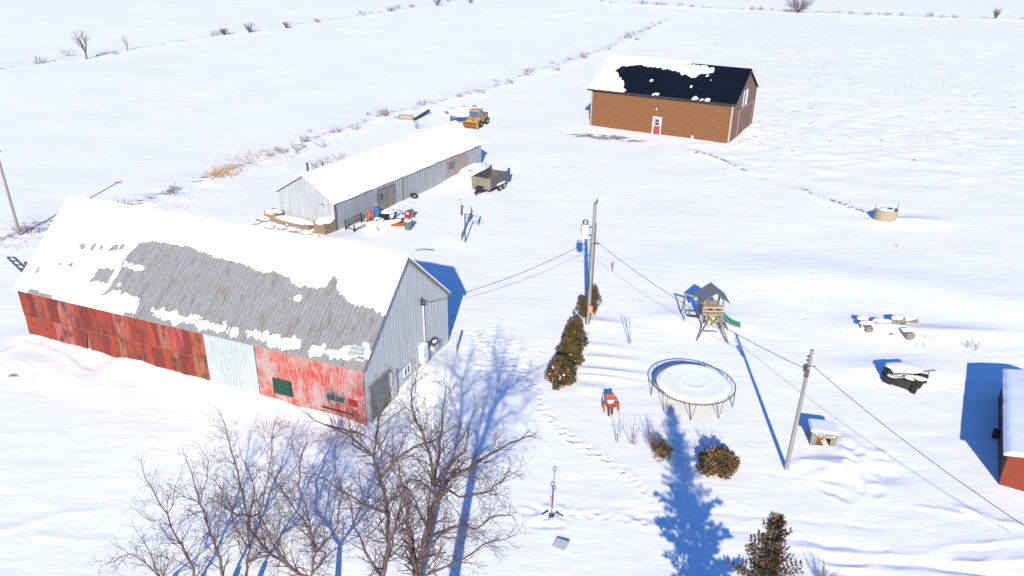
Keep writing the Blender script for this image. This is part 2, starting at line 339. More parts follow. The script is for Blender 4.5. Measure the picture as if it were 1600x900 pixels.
# ------------------------------------------------------------------ ground: one sheet to the horizon
def coords(lo, hi, fine, segs):
    out = list(np.arange(lo, hi, fine)); x = hi
    for end, g in segs:
        st = fine
        while x < end: out.append(x); st = max(st, fine)*g[0] if st < g[1] else st; fine = st; x += st
    out.append(x); return np.array(out)
yc = np.concatenate([np.arange(-40, 14, 2.0), np.arange(14, 64, .13), np.arange(64, 130, .33), np.arange(130, 300, 1.2), np.geomspace(300, 4000, 45)])
xh = np.concatenate([np.arange(28, 60, .45), np.arange(60, 220, 1.4), np.geomspace(220, 3500, 35)])
xl = -np.concatenate([np.arange(33, 60, .5), np.arange(60, 190, 1.4), np.geomspace(190, 3500, 35)])[::-1]
xc = np.concatenate([xl, np.arange(-33, 28, .13), xh])
X, Y = np.meshgrid(xc, yc, indexing='ij')
Z = H(X, Y)
rnd = random.Random(5)
def stamp(cx, cy, r, depth, el=1.0, ang=0.0, rim=.35):
    i0, i1 = np.searchsorted(xc, [cx-4*r*el, cx+4*r*el]); j0, j1 = np.searchsorted(yc, [cy-4*r*el, cy+4*r*el])
    if i1 <= i0 or j1 <= j0: return
    x = X[i0:i1, j0:j1]-cx; y = Y[i0:i1, j0:j1]-cy; c, s = math.cos(ang), math.sin(ang)
    a = (x*c+y*s)/el; b = -x*s+y*c; d2 = (a*a+b*b)/(r*r)
    Z[i0:i1, j0:j1] += -depth*np.exp(-d2)+depth*rim*np.exp(-(np.sqrt(d2)-1.6)**2*3)
def walk(pts, step=.36, side=.12, depth=.08, jit=.08, r=.105):
    P = [Vector(flat(*p)) for p in pts]; k = 0
    for a, b in zip(P[:-1], P[1:]):
        L = (b-a).length; d = (b-a)/L; n_ = Vector((-d.y, d.x)); t = 0
        while t < L:
            q = a+d*t+n_*(side if k % 2 else -side)+Vector((rnd.uniform(-jit, jit), rnd.uniform(-jit, jit)))
            stamp(q.x, q.y, r*rnd.uniform(.85, 1.15), depth*rnd.uniform(.6, 1.2), 1.5, math.atan2(d.y, d.x)); t += step; k += 1
walk([(735, 520), (765, 560), (800, 585), (832, 610), (850, 640), (880, 675), (925, 705), (975, 735), (1005, 760)], jit=.1, depth=.11)
walk([(745, 515), (790, 560), (828, 590), (845, 625), (862, 655), (900, 690)], jit=.14)
walk([(760, 500), (800, 550), (840, 600)], jit=.2, depth=.06)
walk([(700, 548), (740, 560), (790, 580)], jit=.2, depth=.05)
walk([(985, 742), (1010, 765), (1030, 790)], jit=.05, depth=.07)
walk([(880, 800), (920, 803), (970, 806), (1010, 812)], jit=.1, depth=.07)
walk([(1255, 500), (1268, 460), (1275, 430)], jit=.1, depth=.05)
for _ in range(150):
    q = flat(rnd.gauss(786, 30), rnd.gauss(562, 26)); stamp(q[0], q[1], rnd.uniform(.09, .17), rnd.uniform(.015, .045), rnd.uniform(1, 2.2), rnd.uniform(0, 3))
for _ in range(60):     # dug snow round the shovels
    q = flat(rnd.gauss(862, 24), rnd.gauss(800, 9)); stamp(q[0], q[1], rnd.uniform(.10, .2), rnd.uniform(-.06, .07), rnd.uniform(1, 2), rnd.uniform(0, 3))
for _ in range(45):     # disturbed snow right of the dog house
    q = flat(rnd.gauss(1345, 28), rnd.gauss(725, 18)); stamp(q[0], q[1], rnd.uniform(.15, .4), rnd.uniform(-.06, .1), rnd.uniform(1, 2), rnd.uniform(0, 3))
for _ in range(260):    # churned yard between the trailer and the garage
    q = flat(rnd.gauss(842, 36), rnd.gauss(262, 18)); stamp(q[0], q[1], rnd.uniform(.2, .4), rnd.uniform(-.02, .03), rnd.uniform(1, 2.5), rnd.uniform(0, 3))
def ridge(pts, w_, a):
    global Z
    P = [flat(*p) for p in pts]
    xs = [p[0] for p in P]; ys = [p[1] for p in P]
    i0, i1 = np.searchsorted(xc, [min(xs)-4*w_, max(xs)+4*w_]); j0, j1 = np.searchsorted(yc, [min(ys)-4*w_, max(ys)+4*w_])
    x = X[i0:i1, j0:j1]; y = Y[i0:i1, j0:j1]; d = pdist(x+.25*vn(x*1.3, y*1.3, 4), y+.25*vn(x*1.3, y*1.3, 8), P)
    Z[i0:i1, j0:j1] += .62*a*np.exp(-(d/w_)**2)*(.75+1.3*vn(x*1.1, y*1.1, 77))
for pts, w_, a in (([(985, 800), (1100, 822), (1260, 842), (1400, 862), (1500, 858), (1620, 850)], .16, -.08),
                   ([(985, 812), (1120, 838), (1280, 858), (1440, 872)], .14, .08), ([(960, 790), (1120, 800), (1290, 815), (1380, 824)], .13, -.05),
                   ([(1290, 872), (1400, 880), (1500, 886), (1620, 905)], .2, -.16), ([(1500, 882), (1560, 874), (1640, 868)], .2, .12),
                   ([(1390, 862), (1450, 862), (1520, 852), (1620, 838)], .18, .1), ([(1280, 885), (1380, 905), (1500, 930)], .2, -.12),
                   ([(1500, 790), (1560, 812), (1620, 822)], .2, .1), ([(1440, 790), (1500, 800)], .15, .08),
                   ([(0, 560), (40, 540), (100, 562), (130, 585)], .2, .1), ([(0, 830), (120, 800), (230, 790), (330, 770)], .25, .05),
                   ([(60, 840), (200, 845), (330, 848)], .2, .05), ([(1200, 735), (1225, 742), (1262, 738)], .15, -.05),
                   ([(1255, 718), (1290, 722), (1320, 735)], .14, .10), ([(825, 812), (860, 800), (905, 798)], .12, .08), ([(832, 820), (845, 824), (880, 820)], .1, -.1)):
    ridge(pts, w_, a)
st = np.zeros_like(Z)
def spot(px, py, rx, ry, a):
    cx, cy = flat(px, py); np.maximum(st, a*np.exp(-((X-cx)/rx)**2-((Y-cy)/ry)**2), out=st)
st = .405*sst(6, 26, X-.16*(Y-60)+5*vn(X/9, Y/9, 2))*sst(70, 100, Y)+0.0
spot(945, 213, 4.2, 2.6, .66); spot(962, 214, 2.6, 1.3, .80); spot(912, 210, 3.4, 2.2, .64); spot(935, 213, 2.0, 1.2, .76); spot(990, 219, 3.0, 1.2, .68)
np.maximum(st, .58*np.exp(-(pdist(X, Y, ROCKS)/.6)**2), out=st); np.maximum(st, .57*np.exp(-(pdist(X, Y, ROCKS2)/.5)**2), out=st)
for D, a, wd in ((DITCH1, .52, 2.0), (DITCH2, .52, 1.8), (ROW3, .55, 2.6)): np.maximum(st, a*np.exp(-(pdist(X, Y, D)/wd)**2), out=st)
spot(660, 388, 1.6, .9, .6); spot(625, 385, 1.2, .6, .5); spot(10, 570, 1.6, 1.0, .55); spot(30, 590, 1.5, 1.2, .5)
for _ in range(60):
    spot(rnd.uniform(1180, 1600), rnd.uniform(40, 260), .8, .6, rnd.uniform(.48, .6))
nx, ny = X.shape
me = bpy.data.meshes.new('ground'); idx = np.arange(nx*ny).reshape(nx, ny)
fa = np.stack([idx[:-1, :-1], idx[1:, :-1], idx[1:, 1:], idx[:-1, 1:]], -1).reshape(-1, 4)
me.vertices.add(nx*ny); me.vertices.foreach_set('co', np.stack([X, Y, Z], -1).astype(np.float32).ravel())
me.loops.add(fa.size); me.loops.foreach_set('vertex_index', fa.astype(np.int32).ravel())
me.polygons.add(len(fa)); me.polygons.foreach_set('loop_start', np.arange(0, fa.size, 4, dtype=np.int32)); me.polygons.foreach_set('loop_total', np.full(len(fa), 4, dtype=np.int32))
me.polygons.foreach_set('use_smooth', np.ones(len(fa), bool)); me.update(calc_edges=True); me.validate()
a_ = me.attributes.new('stain', 'FLOAT', 'POINT'); a_.data.foreach_set('value', st.astype(np.float32).ravel())
me.materials.append(M['ground']); gr = bpy.data.objects.new('ground', me); COL.objects.link(gr); gr['kind'] = 'structure'

# ------------------------------------------------------------------ red barn
BL, BW, BE, BG = 24.61, 9.82, 3.50, 7.70
barn = empty('barn', 'big old barn with rusty red metal front, grey tin gable and half snow-covered roof', 'barn', (-7.59, 34.57, 0), -.3718)
def gable_wall(name, m, parent, x, v0, v1, e, g, thick=.12, step=.28, amp=.02, axis='u', lap=True):
    """ribbed sheet-metal gable: plan profile zigzag pulled up to the roof line"""
    b = MB(); n = int((v1-v0)/ (step/4)); vs = []; fs = []
    for i in range(n+1):
        v = v0+(v1-v0)*i/n; ph = i % 4; off = amp if ph == 0 else 0.0
        top = e+(g-e)*(1-abs(2*(v-v0)/(v1-v0)-1))-.02
        for (o, z) in ((off, -.6), (off, top), (-thick, -.6), (-thick, top)):
            vs.append((x+o*(1 if thick > 0 else -1), v, z) if axis == 'u' else (v, x-o, z))
    for i in range(n):
        a = i*4; c = a+4; fs += [(a, c, c+1, a+1), (a+2, a+3, c+3, c+2), (a+1, c+1, c+3, a+3)]
        if axis != 'u': fs[-3:] = [f[::-1] for f in fs[-3:]]
    b.add(vs, fs); return b.build(name, m, parent)
gable_wall('gable_wall', M['greytin'], barn, 0, 0, BW, BE, BG)
o = gable_wall('far_gable_wall', M['greytin'], barn, -BL+.12, 0, BW, BE, BG)
MB().box((-BL, BW-.1, -.6), (-.12, BW, BE)).build('back_wall', M['greywood'], barn)
MB().box((-BL+.02, .02, -.6), (-.13, .12, BE-.02)).build('wall_frame', M['greywood'], barn)
rb = random.Random(11)
def tone():
    k = rb.random()
    if k < .12: return (.32, rb.uniform(.085, .12), rb.uniform(.055, .08))
    if k < .72: return (rb.uniform(.22, .34), rb.uniform(.028, .045), rb.uniform(.014, .02))
    if k < .90: return (rb.uniform(.12, .15), rb.uniform(.016, .02), .014)
    return (rb.uniform(.25, .30), rb.uniform(.03, .045), .024)
b = MB(); u = -BL; top_z = 1.62
while u < -10.3:
    wd = min(rb.uniform(.5, .82), -10.28-u)
    if -10.28-(u+wd) < .3: wd = -10.28-u
    pr = rb.uniform(.0, .03); c = tone()
    if u > -14: c = (rb.uniform(.30, .36), rb.uniform(.04, .08), rb.uniform(.03, .06)) if rb.random() < .7 else c
    b.hexa([(u, -.03-pr, 1.60), (u+wd-.012, -.015-pr*.3, 1.60), (u+wd-.012, .02, 1.60), (u, .02, 1.60), (u, -.03-pr, BE-.06), (u+wd-.012, -.015-pr*.3, BE-.06), (u+wd-.012, .02, BE-.06), (u, .02, BE-.06)], c)
    if not (-20.3 < u < -19.6):
        pr2 = rb.uniform(.01, .05); c = tone(); lo = -.6
        if rb.random() < .25 and u > -18: c = (.24, .10, .055)
        b.hexa([(u, -.02-pr2, lo), (u+wd-.012, -.005-pr2*.3, lo), (u+wd-.012, .02, lo), (u, .02, lo), (u, -.012-pr*.2, 1.595), (u+wd-.012, -.006, 1.595), (u+wd-.012, .02, 1.595), (u, .02, 1.595)], c)
    else:
        b.hexa([(u, -.12, lo), (u+wd*.45, -.16, lo), (u+wd*.45, .02, lo), (u, .02, lo), (u, -.012, 1.595), (u+wd-.012, -.006, 1.595), (u+wd-.012, .02, 1.595), (u, .02, 1.595)], tone())
    u += wd
b.build('front_wall', M['red'], barn)
b = MB(); b.box((-BL, -.075, 1.59), (-10.3, -.05, 1.625)); u = -BL+.3
while u < -10.6:
    b.box((u, -.06, 1.63), (u+.025, -.045, BE-.08)); b.box((u+.2, -.075, -.3), (u+.22, -.06, 1.58)) if not (-20.9 < u < -19.4) else None; u += rb.uniform(.7, 1.9)
b.build('battens', mat('rust_streaked_batten', (.30, .12, .08), (.20, .05, .035), 5, rough=.8), barn)
b = MB(); b.box((-6.80, -.03, -.6), (0, .02, BE-.08)); b.build('board_wall', M['redwood'], barn)['label'] = 'faded peeling red boards at the gable end of the front'
b = MB()
n = 64
for i in range(n):
    u0 = -10.26+i*(3.42/n); u1 = u0+3.42/n; a0 = -.06-.018*math.sin(i*math.pi/2); a1 = -.06-.018*math.sin((i+1)*math.pi/2)
    b.add([(u0, a0, -.6), (u1, a1, -.6), (u1, a1, 3.34), (u0, a0, 3.34)], [(0, 1, 2, 3)])
b.box((-10.26, -.035, -.6), (-6.84, -.03, 3.34)); b.build('sliding_door', M['whitetin'], barn)['label'] = 'pale corrugated tin sliding door streaked with rust'
MB().box((-10.4, -.12, 3.34), (-6.7, -.02, 3.42)).build('door_rail', M['greywood'], barn)
b = MB()
for k in range(4): b.box((-5.83, -.07-.01*(k % 2), .52+k*.25), (-4.70, -.033, .755+k*.25))
b.build('shutter', M['green'], barn, bevel=.006)['label'] = 'dark green boarded shutter'
MB().box((-4.70, -.05, .50), (-4.58, -.034, 1.50)).build('shutter_gap', M['black'], barn)
wf = MB(); wf.box((-2.40, -.09, .94), (-1.18, -.033, 1.01)).box((-2.40, -.09, 1.37), (-1.18, -.033, 1.44)).box((-2.40, -.09, 1.01), (-2.33, -.033, 1.37)).box((-1.25, -.09, 1.01), (-1.18, -.033, 1.37)).box((-1.80, -.08, 1.01), (-1.76, -.034, 1.37))
wf = wf.build('window', M['greywood'], barn); MB().box((-2.33, -.05, 1.01), (-1.25, -.034, 1.37)).build('pane', M['glass'], wf)
MB().box((-1.02, -.045, .93), (-.46, -.033, 1.34)).build('patch', mat('dark_red_patch', (.22, .014, .008), rough=.7), barn)
b = MB(); b.rbox((-1.7, -.12, .44), (2.0, .06, .07), (0, .03, 0)); b.build('loose_board', M['rustdark'], barn)
b = MB(); b.rbox((-.9, -.8, -.12), (2.4, .07, .05), (0, .04, .05)); b = b.build('fallen_board', M['rustdark'], None)
b.location = barn.location; b.rotation_euler = barn.rotation_euler; tag(b, 'brown weathered board lying in the snow below the red corner of the barn', 'board')
# corrugated roof with overhang, panel laps
def zf_barn(v): return BE+.06+(BG-BE)/(BW/2)*v
b = MB(); ov = .18
sl_ = (BG-BE)/(BW/2)
def roofslab(b, u0, u1, v0, v1, zf, t=.05):
    b.hexa([(u0, v0, zf(v0)-t), (u1, v0, zf(v0)-t), (u1, v1, zf(v1)-t), (u0, v1, zf(v1)-t), (u0, v0, zf(v0)), (u1, v0, zf(v0)), (u1, v1, zf(v1)), (u0, v1, zf(v1))])
rr2 = random.Random(3); u = -BL-.12
while u < .14:
    u1 = min(u+.62, .15)
    for (v0, v1, dz) in ((-ov, 1.92, 0.0), (1.9, BW/2+.01, .035)):
        j = rr2.uniform(0, .012); roofslab(b, u, u1-.006, v0, v1, lambda v: zf_barn(v)+dz+j-.02)
    u = u1
b.build('roof', M['roofold'], barn)
zb = lambda v: BE+.05+sl_*(BW-v)
b = MB(); roofslab(b, -BL-.12, .15, BW/2, BW+ov, zb); backroof = b.build('back_roof', M['roofold'], barn)
roofs = bpy.data.objects['roof']
b = MB(); b.beam((.11, -ov, zf_barn(-ov)-.14), (.11, BW/2, BG-.08), .05, .16); b.beam((.11, BW+ov, zb(BW+ov)-.12), (.11, BW/2, BG-.08), .05, .16); b.build('barge_board', M['greywood'], barn)
b = MB(); b.box((-BL, -.10, BE-.22), (-10.4, -.04, BE-.06)); b.box((-6.7, -.12, BE-.24), (-.02, -.04, BE-.06)); b.build('fascia', M['greywood'], barn)
bare = [[(-17.87, 2.36), (-17.49, 3.33), (-15.82, 3.55), (-14.15, 3.53), (-12.48, 3.39), (-10.18, 3.21), (-8.23, 3.04), (-6.99, 3.15), (-5.43, 2.69), (-3.89, 2.91), (-3.67, 3.37), (-3.41, 3.35), (-3.22, 2.89), (-2.2, 2.51), (-1.02, 2.39), (-0.02, 2.25), (.5, 2.2), (.6, -.6), (-16, -.6), (-15.88, .18), (-18.41, .3), (-17.96, .59), (-17.76, 1.31)],
        [(-19.62, .81), (-19.46, 1.7), (-18.11, 1.86), (-18.05, 1.0)],
        [(-21.69, 2.55), (-21.39, 2.75), (-21.14, 2.47), (-21.42, 2.38)], [(-20.77, 2.40), (-20.75, 2.83), (-20.4, 2.86), (-20.4, 2.4)],
        [(-20.13, 2.60), (-20.09, 2.87), (-19.72, 2.70), (-19.91, 2.5)], [(-19.34, 2.66), (-19.18, 2.88), (-18.9, 2.97), (-18.78, 2.74), (-19.17, 2.59)],
        [(-18.6, 2.76), (-18.59, 3.01), (-18.33, 3.03), (-18.33, 2.76)], [(-21.89, 1.45), (-21.76, 1.69), (-21.38, 1.71), (-21.28, 1.42)],
        [(-22.48, 1.44), (-22.41, 1.63), (-22.1, 1.52), (-22.19, 1.39)], [(-23.87, .80), (-23.87, 1.13), (-23.66, 1.15), (-23.62, .82)], [(-23.6, -.3), (-23.5, .05), (-21.6, .02), (-21.4, -.3)]]
strips = [[(-18.37, .36), (-17.45, .85), (-15.58, .70), (-15.22, .28), (-15.22, .02), (-18.38, .0)], [(-14.13, .36), (-12.62, .44), (-10.39, .42), (-7.96, .30), (-7.96, .06), (-10.55, .0), (-12.59, .02), (-13.87, .06)],
          [(-17.76, 2.24), (-16.39, 2.24), (-15.99, 2.04), (-16.82, 1.90), (-17.63, 1.94)], [(-7.45, .33), (-6.0, .46), (-3.97, .4), (-3.81, .03), (-6.99, .06)],
          [(-3.56, .50), (-2.39, .42), (-1.1, .62), (-.04, .9), (.14, .5), (-.7, .1), (-1.57, -.02), (-3.16, .0)], [(-9.12, .5), (-8.53, .42), (-7.95, .45), (-7.97, .14), (-8.91, .12)],
          [(-17.56, 1.1), (-17.33, 1.45), (-17.10, 1.1), (-17.32, .93)], [(-6.11, 2.17), (-5.17, 2.30), (-5.12, 2.13), (-5.95, 2.0)]]
def cover_barn(u, v):
    nzv = .20*fbm(u*2.3, v*1.9, 91, 4)+.12*vn(u*8, v*4, 12)+.06*vn(u*16, v*9, 13)
    s = np.full(u.shape, 9.0)
    for k, p in enumerate(bare): s = np.minimum(s, -polysd(u, v, p)+nzv*(1 if k < 2 else .5))
    for p in strips: s = np.maximum(s, polysd(u, v, p)-.02+nzv*1.5)
    return s
roof_snow('snow_cover', roofs, -BL-.14, .17, -ov-.03, BW/2+.02, zf_barn, .055, cover_barn, .13, seed=2)
roof_snow('snow_cover', backroof, -BL-.14, .17, BW+ov+.02, BW/2-.02, zb, .3, lambda u, v: u*0+1, .13, seed=3)
b = MB(); b.rbox((-.55, .38, 4.12), (.85, .62, .04), (.42, -.12, .1)).rbox((-.2, .10, 3.82), (.5, .14, .08), (.3, .2, .4)); b.build('lifted_roof_sheet', M['greytin'], barn)
# gable details
b = MB(); b.box((.005, .48, -.4), (.055, 2.36, 1.94)); gd = b.build('gable_door', M['dirtyglass'], barn)
gd['label'] = 'dusty dark double door in the grey gable'
b = MB(); b.box((.03, .40, -.4), (.10, .48, 2.03)).box((.03, 2.36, -.4), (.10, 2.44, 2.03)).box((.03, .48, 1.94), (.10, 2.36, 2.03)).box((.057, 1.15, -.4), (.08, 1.2, 1.94)); b.build('frame', M['greywood'], gd)
MB().box((.03, 2.46, -.4), (.16, 3.0, 1.75)).build('door_leaf', M['greytin'], gd)
b = MB(); b.box((.02, 4.02, .62), (.08, 4.80, .68)).box((.02, 4.02, 1.12), (.08, 4.80, 1.18)).box((.02, 4.02, .68), (.08, 4.08, 1.12)).box((.02, 4.74, .68), (.08, 4.80, 1.12)).box((.03, 4.38, .68), (.07, 4.42, 1.12))
wn = b.build('window', M['white'], barn); MB().box((.02, 4.08, .68), (.045, 4.74, 1.12)).build('pane', M['dirtyglass'], wn)
eb = MB().box((.0, 5.95, .5), (.34, 6.5, 1.7)).build('electrical_box', M['tank'], barn, bevel=.02)
lumpy('snow_cap', (.17, 6.22, 1.70), (.18, .28, .09), M['snow'], eb, 5)
MB().box((.02, 7.2, .75), (.36, 7.85, 1.05)).build('vent_hood', M['greytin'], barn, bevel=.01)
b = MB(); b.rbox((.22, 7.5, 1.25), (.42, .7, .05), (0, .7, 0)); vh = b.build('hood_lid', M['darksteel'], barn); lumpy('snow_cap', (.24, 7.5, 1.27), (.14, .22, .06), M['snow'], vh, 8)
b = MB(); b.tube([(.09, 6.55, 1.75), (.09, 6.50, 4.5)], .035, 8); b.build('conduit', M['white'], barn)
b = MB()
for k in range(3): b.tube([(.10, 6.42, 4.2+k*.14), (.26, 6.42, 4.2+k*.14)], .05, 8)
b.box((.05, 6.36, 4.1), (.10, 6.48, 4.6)); b.build('insulator', M['black'], barn)

# ------------------------------------------------------------------ long grey shed
SW, SL, SE, SG = 6.46, 24.17, 2.43, 4.34
shed = empty('shed', 'long low grey tin shed with a fully snow-covered roof and junk along its side', 'shed', (-15.34, 63.46, 0), -.503)
gable_wall('gable_wall', M['greytinx'], shed, 0, -SW, 0, SE, SG, axis='v')
gable_wall('far_gable_wall', M['greytinx'], shed, SL-.12, -SW, 0, SE, SG, axis='v')
b = MB(); n = 300
for i in range(n):
    v0 = SL*i/n; v1 = SL*(i+1)/n
    if 17.35 < v0 < 21.35: continue
    a0 = .03 if i % 4 == 0 else .012; a1 = .03 if (i+1) % 4 == 0 else .012
    b.add([(a0, v0, -.5), (a1, v1, -.5), (a1, v1, SE-.02), (a0, v0, SE-.02)], [(0, 1, 2, 3)])
b.box((-.1, .13, -.5), (.01, SL-.13, SE-.02)); b.build('side_wall', M['greytiny'], shed)
b = MB(); rb2 = random.Random(4)
for k in range(20):
    v0 = 17.3+k*.2; b.box((.015, v0, -.5), (.035+rb2.random()*.02, v0+.19, 2.2))
pb = b.build('patched_wall', M['wood'], shed); pb['label'] = 'section of bare weathered boards'
pb.data.materials[0] = mat('pinkish_old_boards', (.34, .29, .27), (.25, .21, .19), 3, (1, 2, .6), .9, bump=.3)
b = MB(); b.box((.05, 17.6, 1.1), (.08, 18.75, 1.85)); wp = b.build('window', M['greywood'], shed); MB().box((.082, 17.7, 1.18), (.09, 18.65, 1.77)).build('pane', M['dirtyglass'], wp)
MB().box((-SW, .13, -.5), (-SW+.1, SL-.13, SE-.02)).build('back_wall', M['greywood'], shed)
for k, (v0, v1) in enumerate(((5.85, 7.15), (7.19, 8.5))):
    d_ = MB().box((.035, v0, -.2), (.075, v1, 2.02)).build('door', M['greywood'], shed)
    d_.data.materials[0] = M['greywood']
    if k == 0: MB().box((.078, 6.15, 1.0), (.085, 6.55, 1.6)).build('pane', M['glass'], d_)
    b = MB(); b.box((.077, v0, -.2), (.09, v0+.05, 2.02)).box((.077, v0, 1.97), (.09, v1, 2.03)); b.build('frame', M['darksteel'], d_)
MB().box((.035, 5.25, -.2), (.05, 5.8, 2.35)).build('pale_panel', M['greytinx'], shed)
MB().tube([(.05, 9.7, -.2), (.05, 9.7, 2.35)], .04).build('downpipe', M['darksteel'], shed); MB().tube([(.05, .05, 0), (.05, .05, 2.4)], .06).build('downpipe', M['darksteel'], shed); MB().tube([(.07, 5.35, 2.2), (.07, 5.4, 1.2), (.07, 5.65, .95), (.07, 5.7, 1.9)], .02).build('hose', M['darksteel'], shed)
wn = MB().box((-1.42, -.05, 1.85), (-1.20, -.02, 2.18)).build('window', M['darksteel'], shed); MB().box((-1.37, -.06, 1.87), (-1.24, -.052, 2.08)).build('pane', M['white'], wn)
ssl = (SG-SE)/(SW/2)
zr = lambda u: SE+.06+ssl*(-u); zl = lambda u: SE+.06+ssl*(SW+u)
b = MB()
rr3 = random.Random(9); v = -.15
def slab2(b, u0, u1, v0, v1, zf, t=.05):
    b.hexa([(u0, v0, zf(u0)-t), (u1, v0, zf(u1)-t), (u1, v1, zf(u1)-t), (u0, v1, zf(u0)-t), (u0, v0, zf(u0)), (u1, v0, zf(u1)), (u1, v1, zf(u1)), (u0, v1, zf(u0))])
while v < SL+.15: v1 = min(v+rr3.uniform(.8, 1.6), SL+.2); slab2(b, -SW/2, .10+rr3.uniform(0, .09), v, v1-.01, lambda u: zr(u)-rr3.uniform(0, .015)); v = v1
r1 = b.build('roof', M['greywood'], shed)
b = MB(); slab2(b, -SW-.15, -SW/2, -.15, SL+.2, zl); r2 = b.build('roof', M['greywood'], shed)
def slope_snow(parent, ua, ub, zf, seed):
    nu, nv = 46, 200; us = np.linspace(ua, ub, nu); vs_ = np.linspace(-.18, SL+.22, nv)
    U, V = np.meshgrid(us, vs_, indexing='ij')
    far = np.abs(U-ub); endd = np.minimum(V-vs_[0], vs_[-1]-V); outer = abs(U-ua)
    wob = .09*fbm(V*.7, V*0+seed, 5, 4)
    U2 = U+np.where(outer < .12, (1 if ua > ub else -1)*(wob+.02), 0)
    t = (.20+.10*fbm(U/2.5, V/3.5, seed, 3))*sst(-.05, .3, outer+.02)*sst(-.05, .25, endd+.02)
    b = MB(); b.v = list(zip(U2.ravel().tolist(), V.ravel().tolist(), (zf(U2)+t+.01).ravel().tolist()))
    for i in range(nu-1):
        for j in range(nv-1):
            a = i*nv+j; f = (a, a+nv, a+nv+1, a+1); b.f.append(f if ub > ua else f[::-1])
    b.c = [None]*len(b.f); return b.build('snow_cover', M['roofsnow'], parent, smooth=True)
slope_snow(r1, .16, -SW/2-.02, zr, 3); slope_snow(r2, -SW-.15, -SW/2+.02, zl, 7)
b = MB(); b.tube([(-SW/2-.9, 1.55, 3.6), (-SW/2-.9, 1.55, 4.95)], .09, 10); b.tube([(-SW/2-.9, 1.55, 4.95), (-SW/2-.9, 1.55, 5.05)], [.16, .05], 10); b.build('stovepipe', M['darksteel'], shed)

# ------------------------------------------------------------------ brown garage with black roof
GL, GW, GE, GG = 18.78, 12.98, 4.93, 8.10
gar = empty('garage_building', 'tall brown wood-sided building with black metal roof partly under snow', 'building', (26.9, 96.79, 0), -.482)
MB().box((-GL, 0, -.5), (-.13, .12, GE)).build('front_wall', M['brownsiding'], gar)
MB().box((-GL, GW-.12, -.5), (-.13, GW, GE)).build('back_wall', M['brownsiding'], gar)
def plain_gable(name, m, parent, x0, x1, e, g, W_):
    b = MB(); b.add([(x0, 0, -.5), (x0, W_, -.5), (x0, W_, e), (x0, W_/2, g), (x0, 0, e), (x1, 0, -.5), (x1, W_, -.5), (x1, W_, e), (x1, W_/2, g), (x1, 0, e)],
        [(0, 4, 3, 2, 1), (5, 6, 7, 8, 9), (0, 5, 9, 4), (1, 2, 7, 6), (4, 9, 8, 3), (2, 3, 8, 7), (0, 1, 6, 5)]); return b.build(name, m, parent)
plain_gable('gable_wall', M['brownsiding2'], gar, -.12, 0, GE, GG, GW); plain_gable('far_gable_wall', M['brownsiding2'], gar, -GL-.1, -GL, GE, GG, GW)
b = MB(); b.box((-.16, -.05, -.5), (.05, .0, GE)).box((.0, -.0, -.5), (.05, .14, GE)); b.build('corner_trim', M['trim'], gar)
MB().box((.003, GW-.16, -.5), (.045, GW+.04, GE)).build('corner_trim', M['darksteel'], gar)
MB().box((-GL-.06, -.045, -.5), (-GL+.1, -.0, GE)).build('corner_trim', M['trim'], gar)
gs = (GG-GE)/(GW/2); zg = lambda v: GE+.14+gs*v; zg2 = lambda v: GE+.14+gs*(GW-v)
b = MB(); u = -GL-.55; GO = .35
while u < .34:
    u1 = min(u+.92, .36); roofslab(b, u, u1-.004, -GO, GW/2, zg, .06)
    b.beam((u+.01, -GO, zg(-GO)+.012), (u+.01, GW/2, zg(GW/2)+.012), .03, .025); u = u1
gro = b.build('roof', M['roofblack'], gar)
b = MB(); roofslab(b, -GL-.55, .36, GW/2, GW+GO, zg2, .06); gro2 = b.build('back_roof', M['roofblack'], gar)
b = MB(); b.beam((.37, -GO, zg(-GO)-.12), (.37, GW/2, zg(GW/2)-.12), .04, .24); b.beam((-GL-.57, -GO, zg(-GO)-.12), (-GL-.57, GW/2, zg(GW/2)-.12), .04, .24)
b.box((-GL-.55, -GO-.05, zg(-GO)-.26), (.36, -GO-.005, zg(-GO)-.02)); b.build('fascia', M['black'], gar)
b = MB(); b.beam((.37, GW+GO, zg2(GW+GO)-.12), (.37, GW/2+.1, zg(GW/2)-.14), .04, .26); b.build('barge_board', M['tank'], gar)
MB().box((-GL-.5, -GO, GE-.14), (.3, 0, GE-.08)).build('soffit', M['brownwall'], gar)
gb = [[(-16.79, 4.63), (-14.62, 5.29), (-11.33, 5.01), (-9.74, 4.94), (-7.73, 4.15), (-6.6, 3.75), (-6.26, 3.71), (-5.79, 4.55), (-4.33, 5.1), (-4.44, 5.9), (-5.99, 6.26), (-7.49, 6.25), (-7.8, 6.62), (.8, 7.2), (.8, -.9), (-14.6, -.9), (-14.29, .06), (-15.0, 1.2), (-15.45, 1.9), (-16.3, 3.0), (-16.92, 3.46)]]
crack = [(-11.4, 5.4), (-9.6, 5.75), (-8.8, 6.1), (-7.4, 6.3)]
gst = [[(-.6, 2.9), (-.35, 3.05), (-.3, 2.8)], [(-5.2, -.1), (-4.9, .35), (-4.4, .05), (-4.4, -.3), (-5.2, -.3)], [(-4.2, -.15), (-3.5, .1), (-2.9, -.05), (-2.9, -.3), (-4.2, -.3)], [(-10.3, -.2), (-10.1, .2), (-9.6, .1), (-9.6, -.3), (-10.3, -.3)],
       [(-6.4, 1.6), (-6.2, 2.15), (-5.95, 2.1), (-6.15, 1.5)], [(-4.9, 4.2), (-4.6, 4.65), (-4.3, 4.6), (-4.6, 4.1)], [(-11.7, 2.3), (-11.5, 2.6), (-11.3, 2.3)], [(-4.4, 3.6), (-4.2, 3.8), (-4.05, 3.55)]]
